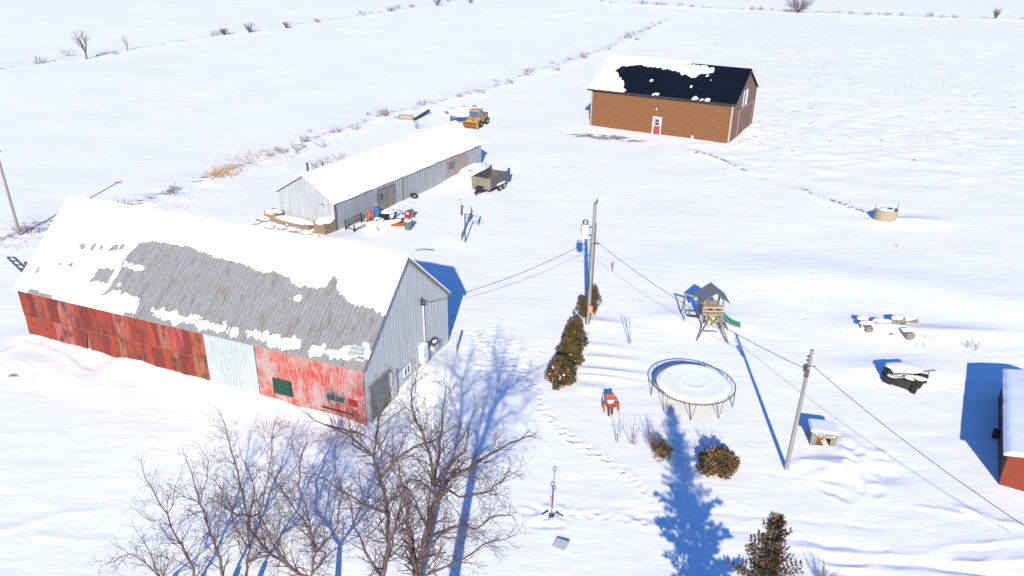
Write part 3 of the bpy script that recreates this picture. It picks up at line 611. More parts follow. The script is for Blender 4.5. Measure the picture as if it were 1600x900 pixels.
def cover_gar(u, v):
    nzv = .18*fbm(u*3.5, v*.9, 19, 3)*2*(.5+.5*sst(-17, -14, u)*0+.5)+.20*vn(u*5.5, v*.8, 25)
    s = np.full(u.shape, 9.0)
    for p in gb: s = np.minimum(s, -polysd(u, v, p)+nzv)
    s = np.minimum(s, pdist(u, v, crack)-.09)
    for p in gst: s = np.maximum(s, polysd(u, v, p)-.06+nzv*.9)
    return s
roof_snow('snow_cover', gro, -GL-.57, .38, -GO-.03, GW/2+.02, zg, .10, cover_gar, .14, seed=12)
d_ = MB().box((-9.92, -.06, -.1), (-9.02, -.003, 2.02)).build('door', M['reddoor'], gar)
b = MB(); b.box((-10.06, -.08, -.1), (-9.92, -.004, 2.16)).box((-9.02, -.08, -.1), (-8.90, -.004, 2.16)).box((-9.92, -.08, 2.02), (-9.02, -.004, 2.16)).box((-9.80, -.075, 1.0), (-9.14, -.061, 1.07)).box((-9.80, -.075, 1.86), (-9.14, -.061, 1.92)).box((-9.80, -.075, 1.07), (-9.74, -.061, 1.86)).box((-9.20, -.075, 1.07), (-9.14, -.061, 1.86)).box((-9.74, -.074, 1.45), (-9.2, -.061, 1.49)); b.build('frame', M['white'], d_)
MB().box((-9.74, -.07, 1.07), (-9.20, -.061, 1.86)).build('pane', M['glass'], d_)
MB().tube([(-9.12, -.10, .95), (-9.02+.0, -.10, .95)], .03).build('handle', M['steel'], d_)
b = MB(); b.tube([(-9.7, -.12, 3.05), (-9.7, -.12, 3.25)], [.1, .05], 8); b.box((-9.74, -.10, 3.2), (-9.66, -.0, 3.28)); b.build('lamp', M['white'], gar)
MB().box((-4.78, -.20, -.1), (-4.52, -.0, .32)).build('vent_box', M['white'], gar, bevel=.01)
b = MB(); b.box((-GL-.25, -.02, 2.2), (-GL-.1, .1, 2.42)); b.build('wall_lamp', M['darksteel'], gar)
hw = MB().box((.003, 5.25, 3.55), (.06, 7.45, 5.55)).build('loft_door', M['white'], gar); hw['label'] = 'white loft door in the gable'
MB().box((.062, 5.3, 3.6), (.075, 6.3, 5.5)).build('pane', M['dirtyglass'], hw)
b = MB(); b.box((.003, 3.9, -.4), (.05, 4.02, 3.3)).box((.003, 12.0, -.4), (.05, 12.1, 3.3)).box((.003, 4.02, 3.2), (.05, 12.0, 3.3)); gf = b.build('garage_door', M['trim'], gar)
MB().box((.003, 4.02, -.4), (.022, 12.0, 3.2)).build('door_panel', M['brownsiding2'], gf)

# ------------------------------------------------------------------ red outbuilding at the right edge
hut = empty('outbuilding', 'low red-sided outbuilding with snow-white roof cut by the right frame edge', 'shed', (23.75, 30.55, 0), -.51)
def hz_(u): return 1.62+.22*u
b = MB(); b.hexa([(0, 0, -.5), (2.6, 0, -.5), (2.6, .1, -.5), (0, .1, -.5), (0, 0, 1.6), (2.6, 0, hz_(2.6)-.05), (2.6, .1, hz_(2.6)-.05), (0, .1, 1.6)])
b.hexa([(2.6, 0, -.5), (5.2, 0, -.5), (5.2, .1, -.5), (2.6, .1, -.5), (2.6, 0, hz_(2.6)-.05), (5.2, 0, 1.6), (5.2, .1, 1.6), (2.6, .1, hz_(2.6)-.05)]); b.build('front_wall', M['redsiding'], hut)
MB().box((0, .1, -.5), (.1, 9.0, 1.6)).build('side_wall', M['brownwall'], hut); MB().box((5.1, .1, -.5), (5.2, 9.0, 1.6)).build('far_side_wall', M['brownwall'], hut)
MB().box((.1, 8.9, -.5), (5.1, 9.0, 1.6)).build('back_wall', M['brownwall'], hut)
b = MB(); b.hexa([(-.15, -.05, 1.55), (2.6, -.05, hz_(2.6)-.03), (2.6, 9.2, hz_(2.6)-.03), (-.15, 9.2, 1.55), (-.15, -.05, 1.62), (2.6, -.05, hz_(2.6)+.03), (2.6, 9.2, hz_(2.6)+.03), (-.15, 9.2, 1.62)])
b.hexa([(2.6, -.05, hz_(2.6)-.03), (5.35, -.05, 1.55), (5.35, 9.2, 1.55), (2.6, 9.2, hz_(2.6)-.03), (2.6, -.05, hz_(2.6)+.03), (5.35, -.05, 1.62), (5.35, 9.2, 1.62), (2.6, 9.2, hz_(2.6)+.03)]); hr = b.build('roof', M['greytinx'], hut)
nu, nv = 40, 110; U, V = np.meshgrid(np.linspace(-.2, 5.4, nu), np.linspace(-.12, 9.3, nv), indexing='ij')
zt = 1.64+.22*(2.6-np.abs(U-2.6)); ed = np.minimum(np.minimum(U+.2, 5.4-U), np.minimum(V+.12, 9.3-V))
zt = zt+(.11+.05*fbm(U/1.5, V/1.5, 8, 3))*sst(-.03, .22, ed)
b = MB(); b.v = list(zip((U+.03*fbm(V*1.5, U*0, 3, 3)*(ed < .1)).ravel().tolist(), V.ravel().tolist(), zt.ravel().tolist()))
b.f = [(i*nv+j, (i+1)*nv+j, (i+1)*nv+j+1, i*nv+j+1) for i in range(nu-1) for j in range(nv-1)]; b.c = [None]*len(b.f); b.build('snow_cover', M['snow'], hr, smooth=True)
b = MB(); b.box((-.30, 4.3, -.2), (-.05, 4.7, .25)); b.build('lean_to_box', M['brownwall'], hut, bevel=.01)
wn = MB().box((-.03, 5.2, .6), (-.005, 6.3, 1.3)).build('window', M['darksteel'], hut); MB().box((-.04, 5.25, .65), (-.032, 6.25, 1.25)).build('pane', M['dirtyglass'], wn)

# ------------------------------------------------------------------ poles and cables
def utility_pole(loc, top, lean, label, r=.14):
    t = empty('utility_pole', label, 'utility pole', loc, 0, 'wooden utility poles'); b = MB()
    pts = [(lean[0]*k/6, lean[1]*k/6, -.5+(top+.5)*k/6) for k in range(7)]
    b.tube(pts, [r*(1-.28*k/6) for k in range(7)], 12); b.build('pole', M['polewood'], t, smooth=False); return t
pr = at(1228, 733); poleR = utility_pole(pr, 6.75, (.12, 0), 'bare wooden utility pole between the trampoline and the dog house', .115)
b = MB(); b.box((-.16, -.16, 5.7), (-.02, -.06, 6.05)).tube([(-.22, -.10, 5.95), (.36, -.10, 5.95)], .025); b.box((-.1, -.2, 5.4), (.1, -.12, 5.75)); b.build('bracket', M['darksteel'], poleR)
for z in (5.78, 5.93, 6.3, 6.5): MB().tube([(-.12, -.16, z), (-.02, -.16, z)], .045, 8).build('insulator', M['black'], poleR)
pm = at(918, 506); poleM = utility_pole(pm, 8.5, (.02, 0), 'tall utility pole with a pale transformer beside the cedar shrubs', .15)
t = MB(); t.tube([(-.52, 0, 6.15), (-.52, 0, 6.2), (-.52, 0, 7.0), (-.52, 0, 7.06)], [.2, .25, .25, .18], 18); tr = t.build('transformer', M['tank'], poleM, smooth=False)
b = MB(); b.tube([(-.62, 0, 7.06), (-.66, 0, 7.35)], .05, 8).tube([(-.42, 0, 7.06), (-.40, 0, 7.30)], .05, 8).tube([(-.72, -.1, 7.3), (-.60, -.1, 7.42), (-.4, -.1, 7.34)], .04, 6); b.build('bushing', M['darksteel'], tr)
b = MB(); b.beam((-.28, 0, 6.9), (0, 0, 6.9), .06, .08).build('bracket', M['darksteel'], poleM); MB().beam((-.28, 0, 6.35), (0, 0, 6.35), .06, .08).build('bracket', M['darksteel'], poleM); MB().beam((.02, -.15, 5.85), (.42, -.2, 5.85), .06, .07).build('bracket', M['darksteel'], poleM)
b = MB(); b.tube([(-.66, 0, 7.35), (-.8, -.05, 7.0), (-.78, -.1, 6.5), (-.5, -.12, 6.05), (-.15, -.14, 6.1)], .02, 5); b.tube([(-.4, 0, 7.3), (-.2, -.1, 6.6), (-.13, -.15, 6.05)], .015, 5); b.build('lead_cable', M['darksteel'], poleM)
b = MB(); b.tube([(.15, -.1, .3), (.14, -.1, 7.2)], .03, 6); b.tube([(-.14, -.12, .0), (-.15, -.12, 5.9)], .025, 6); b.tube([(-.1, -.16, .6), (-.1, -.16, 3.6)], .03, 6); b.build('riser_pipe', M['darksteel'], poleM)
MB().tube([(.08, 0, 8.45), (.14, 0, 8.75)], [.06, .04], 8).build('insulator', M['black'], poleM)
MB().box((-.05, -.28, .95), (.24, -.13, 1.45)).build('meter_box', mat('orange_pink_box', (.55, .22, .14), rough=.6), poleM, bevel=.01)
pl_ = at(31, 367); poleL = utility_pole(pl_, 7.2, (-.12, 0), 'lone utility pole at the left edge beyond the barn roof', .13)
b = MB(); b.beam((-.45, -.1, 7.15), (.3, -.1, 7.15), .08, .1); b.tube([(-.1, -.1, 7.2), (-.1, -.1, 7.45)], .05, 8); b.build('crossarm', M['black'], poleL)
def cable(name, a, c, sag, label, r=.012, wob=0):
    a = Vector(a); c = Vector(c); pts = []; n = 48; rc = random.Random(8)
    for i in range(n+1):
        t = i/n; p = a.lerp(c, t); p.z -= 4*sag*t*(1-t)
        if wob and 0 < i < n: p += Vector((rc.uniform(-wob, wob), rc.uniform(-wob, wob), rc.uniform(-wob, wob)))
        pts.append(p)
    tag(MB().tube(pts, r, 5).build(name, M['wire'], None), label, 'cable')
barnM = Matrix.Translation(barn.location) @ Matrix.Rotation(-.3718, 4, 'Z')
ins = barnM @ Vector((.26, 6.42, 4.35))
A_ = pm+Vector((-.15, -.1, 6.05))
cable('power_cable', ins, A_, .45, 'twisted overhead cable from the barn gable to the transformer pole', .018, .012)
B_ = pr+Vector((-.12, -.16, 5.85))
cable('power_cable', pm+Vector((.15, -.1, 6.02)), B_, .5, 'overhead cable running from the transformer pole over the playset to the next pole', .016, .006)
C_ = Vector(flat(1600, 806, 4.6)+(4.6,)); far = B_+(C_-B_)*1.5
cable('power_cable', pr+Vector((.3, -.1, 5.93)), far, .55, 'overhead cable leaving the right utility pole towards the lower right corner', .016, .004)
lb = at(719, 377)
cable('power_cable', lb+Vector((.03, 0, 3.7)), pm+Vector((.12, 0, 8.7)), .1, 'hair-thin wire from the white yard post to the top of the transformer pole', .004)

# ------------------------------------------------------------------ yard post and basketball hoop
t = empty('yard_post', 'pale wooden post with a dark floodlight standing left of the basketball hoop', 'post', lb)
MB().tube([(0, 0, -.3), (.02, 0, 3.7)], [.13, .10], 10).build('post', M['white'], t); t.children[0].data.materials[0] = mat('pale_post', (.5, .49, .46), (.38, .36, .34), 4, (4, 4, .5), .9)
b = MB(); b.rbox((.2, -.02, 2.9), (.14, .3, .55), (.15, .1, 0)).rbox((.16, 0, 2.5), (.16, .2, .3)); b.build('floodlight', M['darksteel'], t, bevel=.02)
lumpy('snow_mound', (-.5, -.1, 0), (.3, .25, .2), M['snow'], None, 3, n=8); tag(bpy.data.objects['snow_mound'], 'small snow lump at the foot of the pale yard post', 'snow lump')
hb = at(727, 379)
t = empty('basketball_hoop', 'dark basketball hoop on a bent steel pole beside the pale yard post', 'basketball hoop', hb, .1)
b = MB(); b.tube([(0, 0, -.3), (0, 0, 2.55)], .055, 8).tube([(0, 0, 2.5), (.52, 0, 2.52)], .04, 6).tube([(0, 0, 2.2), (.52, 0, 2.3)], .04, 6); b.build('pole', M['darksteel'], t)
b = MB(); b.hexa([(.53, -.5, 2.15), (.57, -.5, 2.15), (.57, .5, 2.15), (.53, .5, 2.15), (.53, -.5, 2.8), (.57, -.5, 2.8), (.57, .5, 2.8), (.53, .5, 2.8)]); b.add([(.53, -.5, 2.8), (.57, -.5, 2.8), (.57, .5, 2.8), (.53, .5, 2.8), (.53, -.25, 3.1), (.57, -.25, 3.1), (.57, .25, 3.1), (.53, .25, 3.1)], [(4, 5, 6, 7), (0, 1, 5, 4), (1, 2, 6, 5), (2, 3, 7, 6), (3, 0, 4, 7)]); b.build('backboard', M['black'], t)
b = MB(); b.tube([(.8+.22*math.cos(k*math.pi/8), .22*math.sin(k*math.pi/8), 2.35) for k in range(17)], .018, 5); b.tube([(.57, 0, 2.35), (.6, 0, 2.35)], .03); b.build('rim', M['rust'], t)

# ------------------------------------------------------------------ dump trailer
t = empty('dump_trailer', 'muddy steel dump trailer with snow in its open box', 'trailer', (0, 0, 0), -.46)
p = at(755, 303); t.location = (p.x-.2, p.y+.25, p.z)
W2, LL = 1.05, 3.9
b = MB(); b.box((-W2, 0, .55), (W2, LL, .63)); b.build('floor', M['trailer'], t)
b = MB(); b.box((-W2, -.05, .45), (W2, 0, 1.55)); b.box((-W2-.04, -.09, 1.55), (W2+.04, .03, 1.63)); b.build('front_panel', M['trailer'], t, bevel=.01)
for s in (-1, 1):
    b = MB(); b.box((s*W2, 0, .55), (s*(W2+.05), LL, 1.50)); b.box((s*(W2-.02), 0, 1.5), (s*(W2+.09), LL, 1.58))
    for k in range(6): b.box((s*(W2+.05), .1+k*.7, .55), (s*(W2+.10), .18+k*.7, 1.5))
    b.build('side_panel', M['trailerdark'], t)
    b = MB(); b.box((s*(W2+.02), 1.1, .62), (s*(W2+.34), 2.95, .70)); f = b.build('fender', M['trailer'], t); lumpy('snow_cap', (s*(W2+.2), 2.0, .70), (.17, .95, .10), M['snow'], f, 4, n=8)
    for k in range(2):
        wh = MB().tube([(s*(W2+.06), 1.6+k*.85, .32), (s*(W2+.28), 1.6+k*.85, .32)], .34, 18).build('wheel', M['rubber'], t); MB().tube([(s*(W2+.05), 1.6+k*.85, .32), (s*(W2+.295), 1.6+k*.85, .32)], .2, 14).build('rim', M['rim'], wh)
MB().box((-W2, LL, .55), (W2, LL+.06, 1.35)).build('tailgate', M['trailerdark'], t)
b = MB(); b.box((W2-.1, LL+.0, .5), (W2+.12, LL+.14, 1.75)).build('tailgate_post', M['darksteel'], t); MB().box((-W2-.12, LL, .5), (-W2+.1, LL+.14, 1.75)).build('tailgate_post', M['darksteel'], t)
b = MB(); b.beam((-.5, .3, .42), (0, -1.25, .38), .1, .12).beam((.5, .3, .42), (0, -1.25, .38), .1, .12).box((-W2+.1, 0, .38), (W2-.1, LL, .54)); b.build('chassis', M['black'], t)
b = MB(); b.box((-.3, -.62, .45), (.3, -.15, .8)); b.build('toolbox', M['black'], t, bevel=.01)
b = MB(); b.tube([(0, -1.05, 0), (0, -1.05, .75)], .05, 8).tube([(0, -1.3, .4), (0, -1.45, .4)], .06, 8); b.build('jack', M['black'], t)
s_ = lumpy('snow_load', (-.35, 1.1, .62), (.6, 1.0, .28), M['snow'], None, 6, n=10); s_.location = t.location; s_.rotation_euler = t.rotation_euler; tag(s_, 'patch of snow lying inside the dump trailer box', 'snow patch')

# ------------------------------------------------------------------ snow-blower truck, wagon, beams behind the shed
p = at(737, 201); q_ = at(763, 186); hd = math.atan2(-(q_.x-p.x), (q_.y-p.y))
t = empty('yellow_machine', 'yellow loader with glass cab and orange blower head behind the grey shed', 'loader', (p.x, p.y, p.z), hd); t.scale = (.9, .9, .9)
b = MB()
b.box((-1.15, -.1, .15), (1.15, .0, 1.05)).box((-1.15, -.7, .15), (-1.08, 0, 1.05)).box((1.08, -.7, .15), (1.15, 0, 1.05)).box((-1.15, -.6, 1.0), (1.15, 0, 1.07)); bh = b.build('blower_head', M['yellow'], t)
b = MB(); b.tube([(-1.05, -.38, .55), (1.05, -.38, .55)], .12, 8)
for k in range(9): b.tube([(-1.0+.25*k, -.38, .55), (-.92+.25*k, -.38, .55)], .34, 10)
b.build('auger', M['orange'], bh)
b = MB(); b.tube([(.3, -.25, 1.0), (.3, -.3, 1.6), (.1, -.5, 1.9)], [.18, .17, .14], 8); b.build('chute', M['orange'], bh)
b = MB(); b.box((-.85, .0, .75), (.85, .9, 1.25)).box((-.9, .9, .6), (.9, 4.2, 1.3)).box((-.8, 2.2, 1.3), (.8, 4.1, 1.75)); b.build('body', M['yellow'], t, bevel=.04)
b = MB(); b.box((-.8, .95, 1.3), (.8, 2.15, 1.42)).box((-.85, .9, 2.35), (.85, 2.25, 2.5))
for x_ in (-.8, .72):
    for y_ in (.95, 2.07): b.box((x_, y_, 1.42), (x_+.08, y_+.08, 2.35))
cb = b.build('cab', M['yellow'], t, bevel=.02)
MB().box((-.76, 1.0, 1.42), (.76, 2.1, 2.35)).build('window', mat('blueish_cab_glass', (.05, .10, .15), rough=.15, spec=.6), cb)
MB().box((-.82, 2.4, 1.35), (-.802, 3.6, 1.7)).build('grille', M['greyplastic'], t); MB().box((.802, 2.4, 1.35), (.82, 3.6, 1.7)).build('grille', M['greyplastic'], t)
MB().tube([(.55, 2.9, 1.7), (.55, 2.9, 2.6)], .07, 8).build('exhaust', M['black'], t)
MB().box((-.8, 4.2, .7), (.8, 4.7, 1.65)).build('counterweight', M['black'], t, bevel=.03)
for y_ in (1.2, 3.6):
    for s in (-1, 1):
        wh = MB().tube([(s*.80, y_, .5), (s*1.12, y_, .5)], .52, 18).build('wheel', M['rubber'], t); MB().tube([(s*.79, y_, .5), (s*1.135, y_, .5)], .26, 12).build('rim', M['yellow'], wh)
p = at(707, 196)
t = empty('hay_wagon', 'flat grey wagon deep in snow left of the yellow loader', 'wagon', (p.x-.3, p.y+1.2, p.z), -1.25)
b = MB(); b.box((-1.1, -.1, .95), (1.1, 4.6, 1.15)); dk = b.build('deck', M['greywood'], t); lumpy('snow_cover', (0, 2.2, 1.13), (1.15, 2.5, .22), M['snow'], dk, 5)
b = MB()
for y_ in (.2, 1.6, 3.0, 4.3): b.box((-1.05, y_, -.2), (-.95, y_+.12, .95)).box((.95, y_, -.2), (1.05, y_+.12, .95))
b.box((-1.12, 0, .80), (-1.06, 4.5, .95)).box((1.06, 0, .6), (1.12, 4.5, .72)); b.build('frame', M['darksteel'], t)
p = at(648, 190)
t = empty('steel_beam', 'long black beam lying on the snow left of the wagon', 'beam', (p.x, p.y, p.z)); a = at(647, 189)-p; c = at(671, 178)-p
b = MB(); b.beam((a.x, a.y, .2), (c.x, c.y, .55), .22, .28).beam((a.x-.15, a.y+.3, .1), (c.x-.3, c.y-.2, .4), .08, .1); b.build('beam', M['black'], t)
p = at(633, 187); c = at(646, 187)-p
b = MB(); b.tube([(-.9, .2, .35), (-.5, .1, .30), (c.x*.5, c.y*.5, .30), (c.x, c.y, .28)], [.30, .42, .36, .4], 12); o = b.build('culvert_pipe', M['concrete'], None, smooth=True); o.location = p; tag(o, 'tan concrete pipe half buried in snow at the left of the black beam', 'pipe')
s_ = lumpy('snow_heap', (0, 0, 0), (3.2, 1.6, .7), M['snow'], None, 9, n=20); s_.location = at(730, 176); s_['kind'] = 'structure'
for k, (px, py) in enumerate(((706, 174), (725, 171), (741, 170), (697, 179))):
    o = lumpy('field_stone', (0, 0, 0), (.35, .25, .25), M['stone'], None, 20+k, n=8); o.location = at(px, py)+Vector((0, 0, .3)); tag(o, 'dark stone poking from the snow bank behind the wagon and yellow loader', 'stone', 'stones behind the wagon')

# ------------------------------------------------------------------ junk along the shed side (shed-local placement)
shM = Matrix.Translation(shed.location) @ Matrix.Rotation(-.503, 4, 'Z')
def shp(u, v, dz=0):
    q = shM @ Vector((u, v, 0)); q.z = hz(q.x, q.y)+dz; return q
p = at(545, 360)
t = empty('metal_bed_frame', 'black metal bench frame beside the corner of the grey shed', 'frame', (p.x-.2, p.y+.1, p.z+.02), -.503)
b = MB()
for x_, y_, h_ in ((-.1, 0, .85), (.95, -.1, .62), (-.15, 2.2, .85), (.9, 2.1, .62)): b.box((x_-.045, y_-.045, -.2), (x_+.045, y_+.045, h_))
b.build('leg', M['black'], t)
b = MB(); b.beam((-.1, 0, .25), (.95, -.1, .2), .05, .07).beam((.95, -.1, .2), (.9, 2.1, .2), .05, .07).beam((-.15, 2.2, .25), (.9, 2.1, .2), .05, .07).beam((-.1, 0, .25), (-.15, 2.2, .25), .05, .07).beam((-.1, 0, .78), (-.15, 2.2, .78), .04, .05)
for k in range(10): b.beam((-.12, .1+k*.22, .25), (-.12, .2+k*.22, .78), .02, .02)
b.build('rail', M['black'], t)
o = MB().tube([(0, 0, 0), (.05, .02, .35), (.12, .05, .9), (.10, .08, 1.2)], [.16, .24, .2, .06], 10).build('canoe', M['redorange'], None, smooth=True); o.name = 'kayak_tip'; o.location = at(576, 347)-Vector((0, 0, .05)); tag(o, 'orange-red plastic sled standing on end against the shed wall', 'sled')
o = MB().tube([(0, 0, 0), (0, 0, .12), (0, 0, .75), (0, 0, .82)], [.27, .29, .29, .25], 14).build('barrel', M['blue'], None); o.location = at(590, 339)+Vector((0, 0, .1)); o.name = 'plastic_barrel'; tag(o, 'blue plastic barrel behind the snow-covered junk by the shed doors', 'barrel')
s_ = lumpy('snow_heap', (0, 0, 0), (.8, 1.3, .55), M['snow'], None, 31, n=24, amp=.4); s_.location = at(588, 356); s_['kind'] = 'structure'
s_ = lumpy('snow_heap', (0, 0, 0), (1.2, 1.5, .6), M['snow'], None, 34, n=24, amp=.4); s_.location = at(608, 344); s_['kind'] = 'structure'
p = at(606, 352)
t = empty('scrap_machine', 'black machine scrap under lumps of snow in the junk pile', 'scrap', p)
b = MB(); b.rbox((-.4, .7, .62), (.9, .4, .25), (.2, .1, .3)).tube([(-1.1, .2, .3), (-.3, .1, .75), (.4, .5, .5)], .04).tube([(-.5, -.3, .2), (.2, -.1, .7), (.9, .1, .4)], .05).rbox((-.1, .1, .45), (.5, .3, .22), (.3, .5, .9)).rbox((.5, .3, .6), (.16, .16, 1.3), (.2, .5, 0)).rbox((.1, 1.1, .75), (.5, .3, .25), (0, .4, .8)).tube([(-.9, -.2, .35), (0, .2, .5), (.7, -.2, .75)], .05); b.build('body', M['black'], t)
lumpy('snow_cover', (-.1, 1.0, .9), (.6, .5, .25), M['snow'], t, 37, n=10)
for k, (dx, dy, e, sz, mm, lb2) in enumerate(((-.9, -.5, (.1, .3, .4), (1.1, .3, .2), 'rustdark', 'dark rusty scrap iron at the left foot of the junk pile'), (1.0, -.35, (.05, -.25, -.4), (1.4, .45, .2), 'rust', 'rust-brown metal chute lying in the junk pile beside the grey bin'), (1.0, .35, (.3, .3, .2), (.7, .4, .3), 'rustdark', 'small dark rusty box in the junk pile behind the rust-brown chute'))):
    b = MB(); b.rbox((0, 0, 0), sz, e).rbox((sz[0]*.4, .05, .05), (sz[0]*.3, sz[1]*1.3, sz[2]*.5), e); o = b.build('scrap_metal', M[mm], None, bevel=.01); q = p+Vector((dx, dy, 0)); o.location = (q.x, q.y, hz(q.x, q.y)+.3); tag(o, lb2, 'scrap')
p = at(638, 358); t = empty('waste_bin', 'dark grey open bin standing in the yard at the end of the junk', 'bin', p)
b = MB(); b.tube([(0, 0, -.05), (0, 0, .78), (0, 0, .80)], [.30, .40, .44], 16, cap=True); b.build('bin', M['greyplastic'], t); lumpy('snow_cap', (0, 0, .78), (.36, .36, .10), M['snow'], t, 2, n=8)
p = at(638, 341); t = empty('toy_barrel', 'bright red rounded drum with a dark side standing in snow by the shed', 'drum', p)
b = MB(); b.tube([(-.22, 0, .45), (-.16, 0, .45), (.16, 0, .45), (.22, 0, .45)], [.24, .30, .30, .24], 16); b.tube([(0, 0, -.1), (0, 0, .2)], .2, 12); b.build('drum', M['redplastic'], t, smooth=True)
t.children[0].rotation_euler = (0, 0, 1.3)
MB().tube([(.30, .2, .1), (.30, .2, .75)], .20, 12).build('canister', M['greyplastic'], t); MB().tube([(.0, -.36, .6), (0, -.4, .6)], .12, 10).build('cap', M['white'], t)
p = at(647, 310); o = MB()
ring = [(.42*math.cos(k*math.pi/10), .42*math.sin(k*math.pi/10), 0) for k in range(21)]; o.tube(ring, .13, 8, cap=False); o = o.build('tyre', M['rubber'], None, smooth=True); o.location = p+Vector((0, 0, .28)); o.rotation_euler = (.35, .25, 0); o.scale = (.68, .68, .68); tag(o, 'black tyre lying tilted in the snow beside the wooden trestle', 'tyre')
p = at(634, 307); t = empty('wooden_trestle', 'tan wooden trestle leaning at the shed wall with snow on it', 'trestle', p, -.5)
b = MB()
for x0, y0, x1, y1 in ((-.4, -.3, -.1, 0), (.3, -.5, .1, 0), (-.3, .5, -.1, .3), (.5, .3, .2, .3), (-.2, -.1, .4, .2)): b.beam((x0, y0, -.1), (x1, y1, 1.05), .09, .09)
b.build('legs', M['wood'], t); b = MB(); b.rbox((.1, .1, 1.0), (.9, .5, .1), (0, .15, .4)); b.build('top', M['wood'], t); lumpy('snow_cover', (.15, .1, 1.05), (.45, .3, .15), M['snow'], t, 3, n=8)
p = at(738, 273); b = MB(); b.add([(-.6, -.5, .1), (.5, -.6, .1), (.6, .4, .1), (-.4, .5, .1), (0, 0, .55)], [(0, 1, 4), (1, 2, 4), (2, 3, 4), (3, 0, 4), (3, 2, 1, 0)]); o = b.build('tarp', M['greentarp'], None); o.location = p+Vector((-.3, .3, -.05)); tag(o, 'green tarp showing through the snow heap beside the dump trailer', 'tarp')
s_ = lumpy('snow_heap', (0, 0, 0), (1.7, 2.6, .75), M['snow'], None, 41, n=18); s_.location = at(741, 268); s_.rotation_euler.z = -.5; s_['kind'] = 'structure'
# wood stacks and bins at the shed's gable end
def stack(name, px, py, sx, sy, h_, rz, label, mm, cat, snow=.18):
    p = at(px, py); t = empty(name, label, cat, p, rz); b = MB(); rs = random.Random(int(px)); z = -.2
    while z < h_:
        y_ = -sy/2
        while y_ < sy/2: d = rs.uniform(.16, .3); b.box((-sx/2-rs.uniform(0, .05), y_, z), (sx/2+rs.uniform(0, .06), min(y_+d, sy/2)-.01, z+.1)); y_ += d
        z += .115
    b.build('stack', M[mm], t); lumpy('snow_cover', (0, 0, h_), (sx*.62, sy*.60, snow), M['snow'], t, int(px), n=12, amp=.1); return t
stack('lumber_stack', 509, 362, 1.2, 1.5, 1.0, -.503, 'block of stacked tan lumber under snow at the shed corner', 'woodpale', 'wood stack', .32)
stack('lumber_stack', 462, 352, 3.6, .9, .45, -.45, 'long low row of stacked boards along the foot of the grey gable', 'woodpale', 'wood stack', .25)
stack('wooden_crate', 430, 343, 1.3, 1.2, .75, -.4, 'snow-topped wooden crate at the far left end of the shed gable', 'woodpale', 'crate', .15)
for k, (px, py, sx, h_) in enumerate(((412, 345, 1.1, .5), (399, 350, .7, .3), (420, 356, .9, .3), (440, 358, .8, .25), (462, 362, 1.0, .35), (478, 366, 1.1, .4), (450, 352, .8, .25), (492, 372, .7, .3), (404, 344, .5, .35))):
    o = lumpy('rubble_stone', (0, 0, 0), (sx*.5, sx*.35, h_*.6), M['stone'], None, 50+k, n=8, amp=.3); o.location = at(px, py)+Vector((0, 0, .0)); lumpy('snow_cap', (0.05, .08, h_*.30), (sx*.48, sx*.36, h_*.5), M['snow'], o, 70+k, n=8, amp=.2)
    tag(o, ('snow-capped rubble lump in front of the crate, third from the left end', 'snow-capped rubble lump at the far left end of the rubble row', 'small rubble lump just below the wooden crate', 'low rubble lump between the crate and the long board stack', 'wide rubble lump below the middle of the long board stack', 'widest snow-capped rubble lump, close to the barn ridge', 'rubble lump half hidden against the long board stack', 'small rubble lump at the right end, below the tan lumber block', 'smallest rubble lump beside the far left end of the row')[k], 'rubble', 'rubble lumps before the shed gable')

# elevator behind barn's left end
p0 = Vector((-32.0, 49.0, .4)); p1 = P3(17, 402, 51.0)
t = empty('grain_elevator', 'dark lattice elevator ladder sticking up behind the left end of the barn', 'elevator', (p0.x, p0.y, 0))
def lattice(parent, name, a, c, wd):
    a = Vector(a); c = Vector(c); b = MB(); d = (c-a).normalized(); s = Vector((1, 0, 0))*wd/2
    b.beam(a-s, c-s, .09, .12).beam(a+s, c+s, .09, .12); n = int((c-a).length/.4)
    for i in range(n+1): q = a.lerp(c, i/n); b.beam(q-s, q+s, .05, .08)
    return b.build(name, M['darksteel'], parent)
lattice(t, 'ladder', (0, 0, 0), p1-Vector((p0.x, p0.y, 0)), .5)
q1 = p1-Vector((p0.x, p0.y, 0)); MB().beam(q1*.72, (q1.x*.72-.3, q1.y*.72, -.4), .08, .08).build('prop', M['darksteel'], t)
p1 = P3(36, 409, 52.5); t = empty('metal_stand', 'small dark metal stand standing behind the barn roof corner', 'stand', (p1.x+.4, 52.5, 0))
b = MB(); b.beam((0, 0, -.2), (-.3, 0, p1.z), .12, .12).beam((.5, 0, -.2), (.1, 0, p1.z-.2), .1, .1).beam((-.3, 0, p1.z-.05), (.15, 0, p1.z-.2), .1, .1).beam((-.1, 0, p1.z*.6), (.3, 0, p1.z*.6), .08, .08); b.build('frame', M['darksteel'], t)

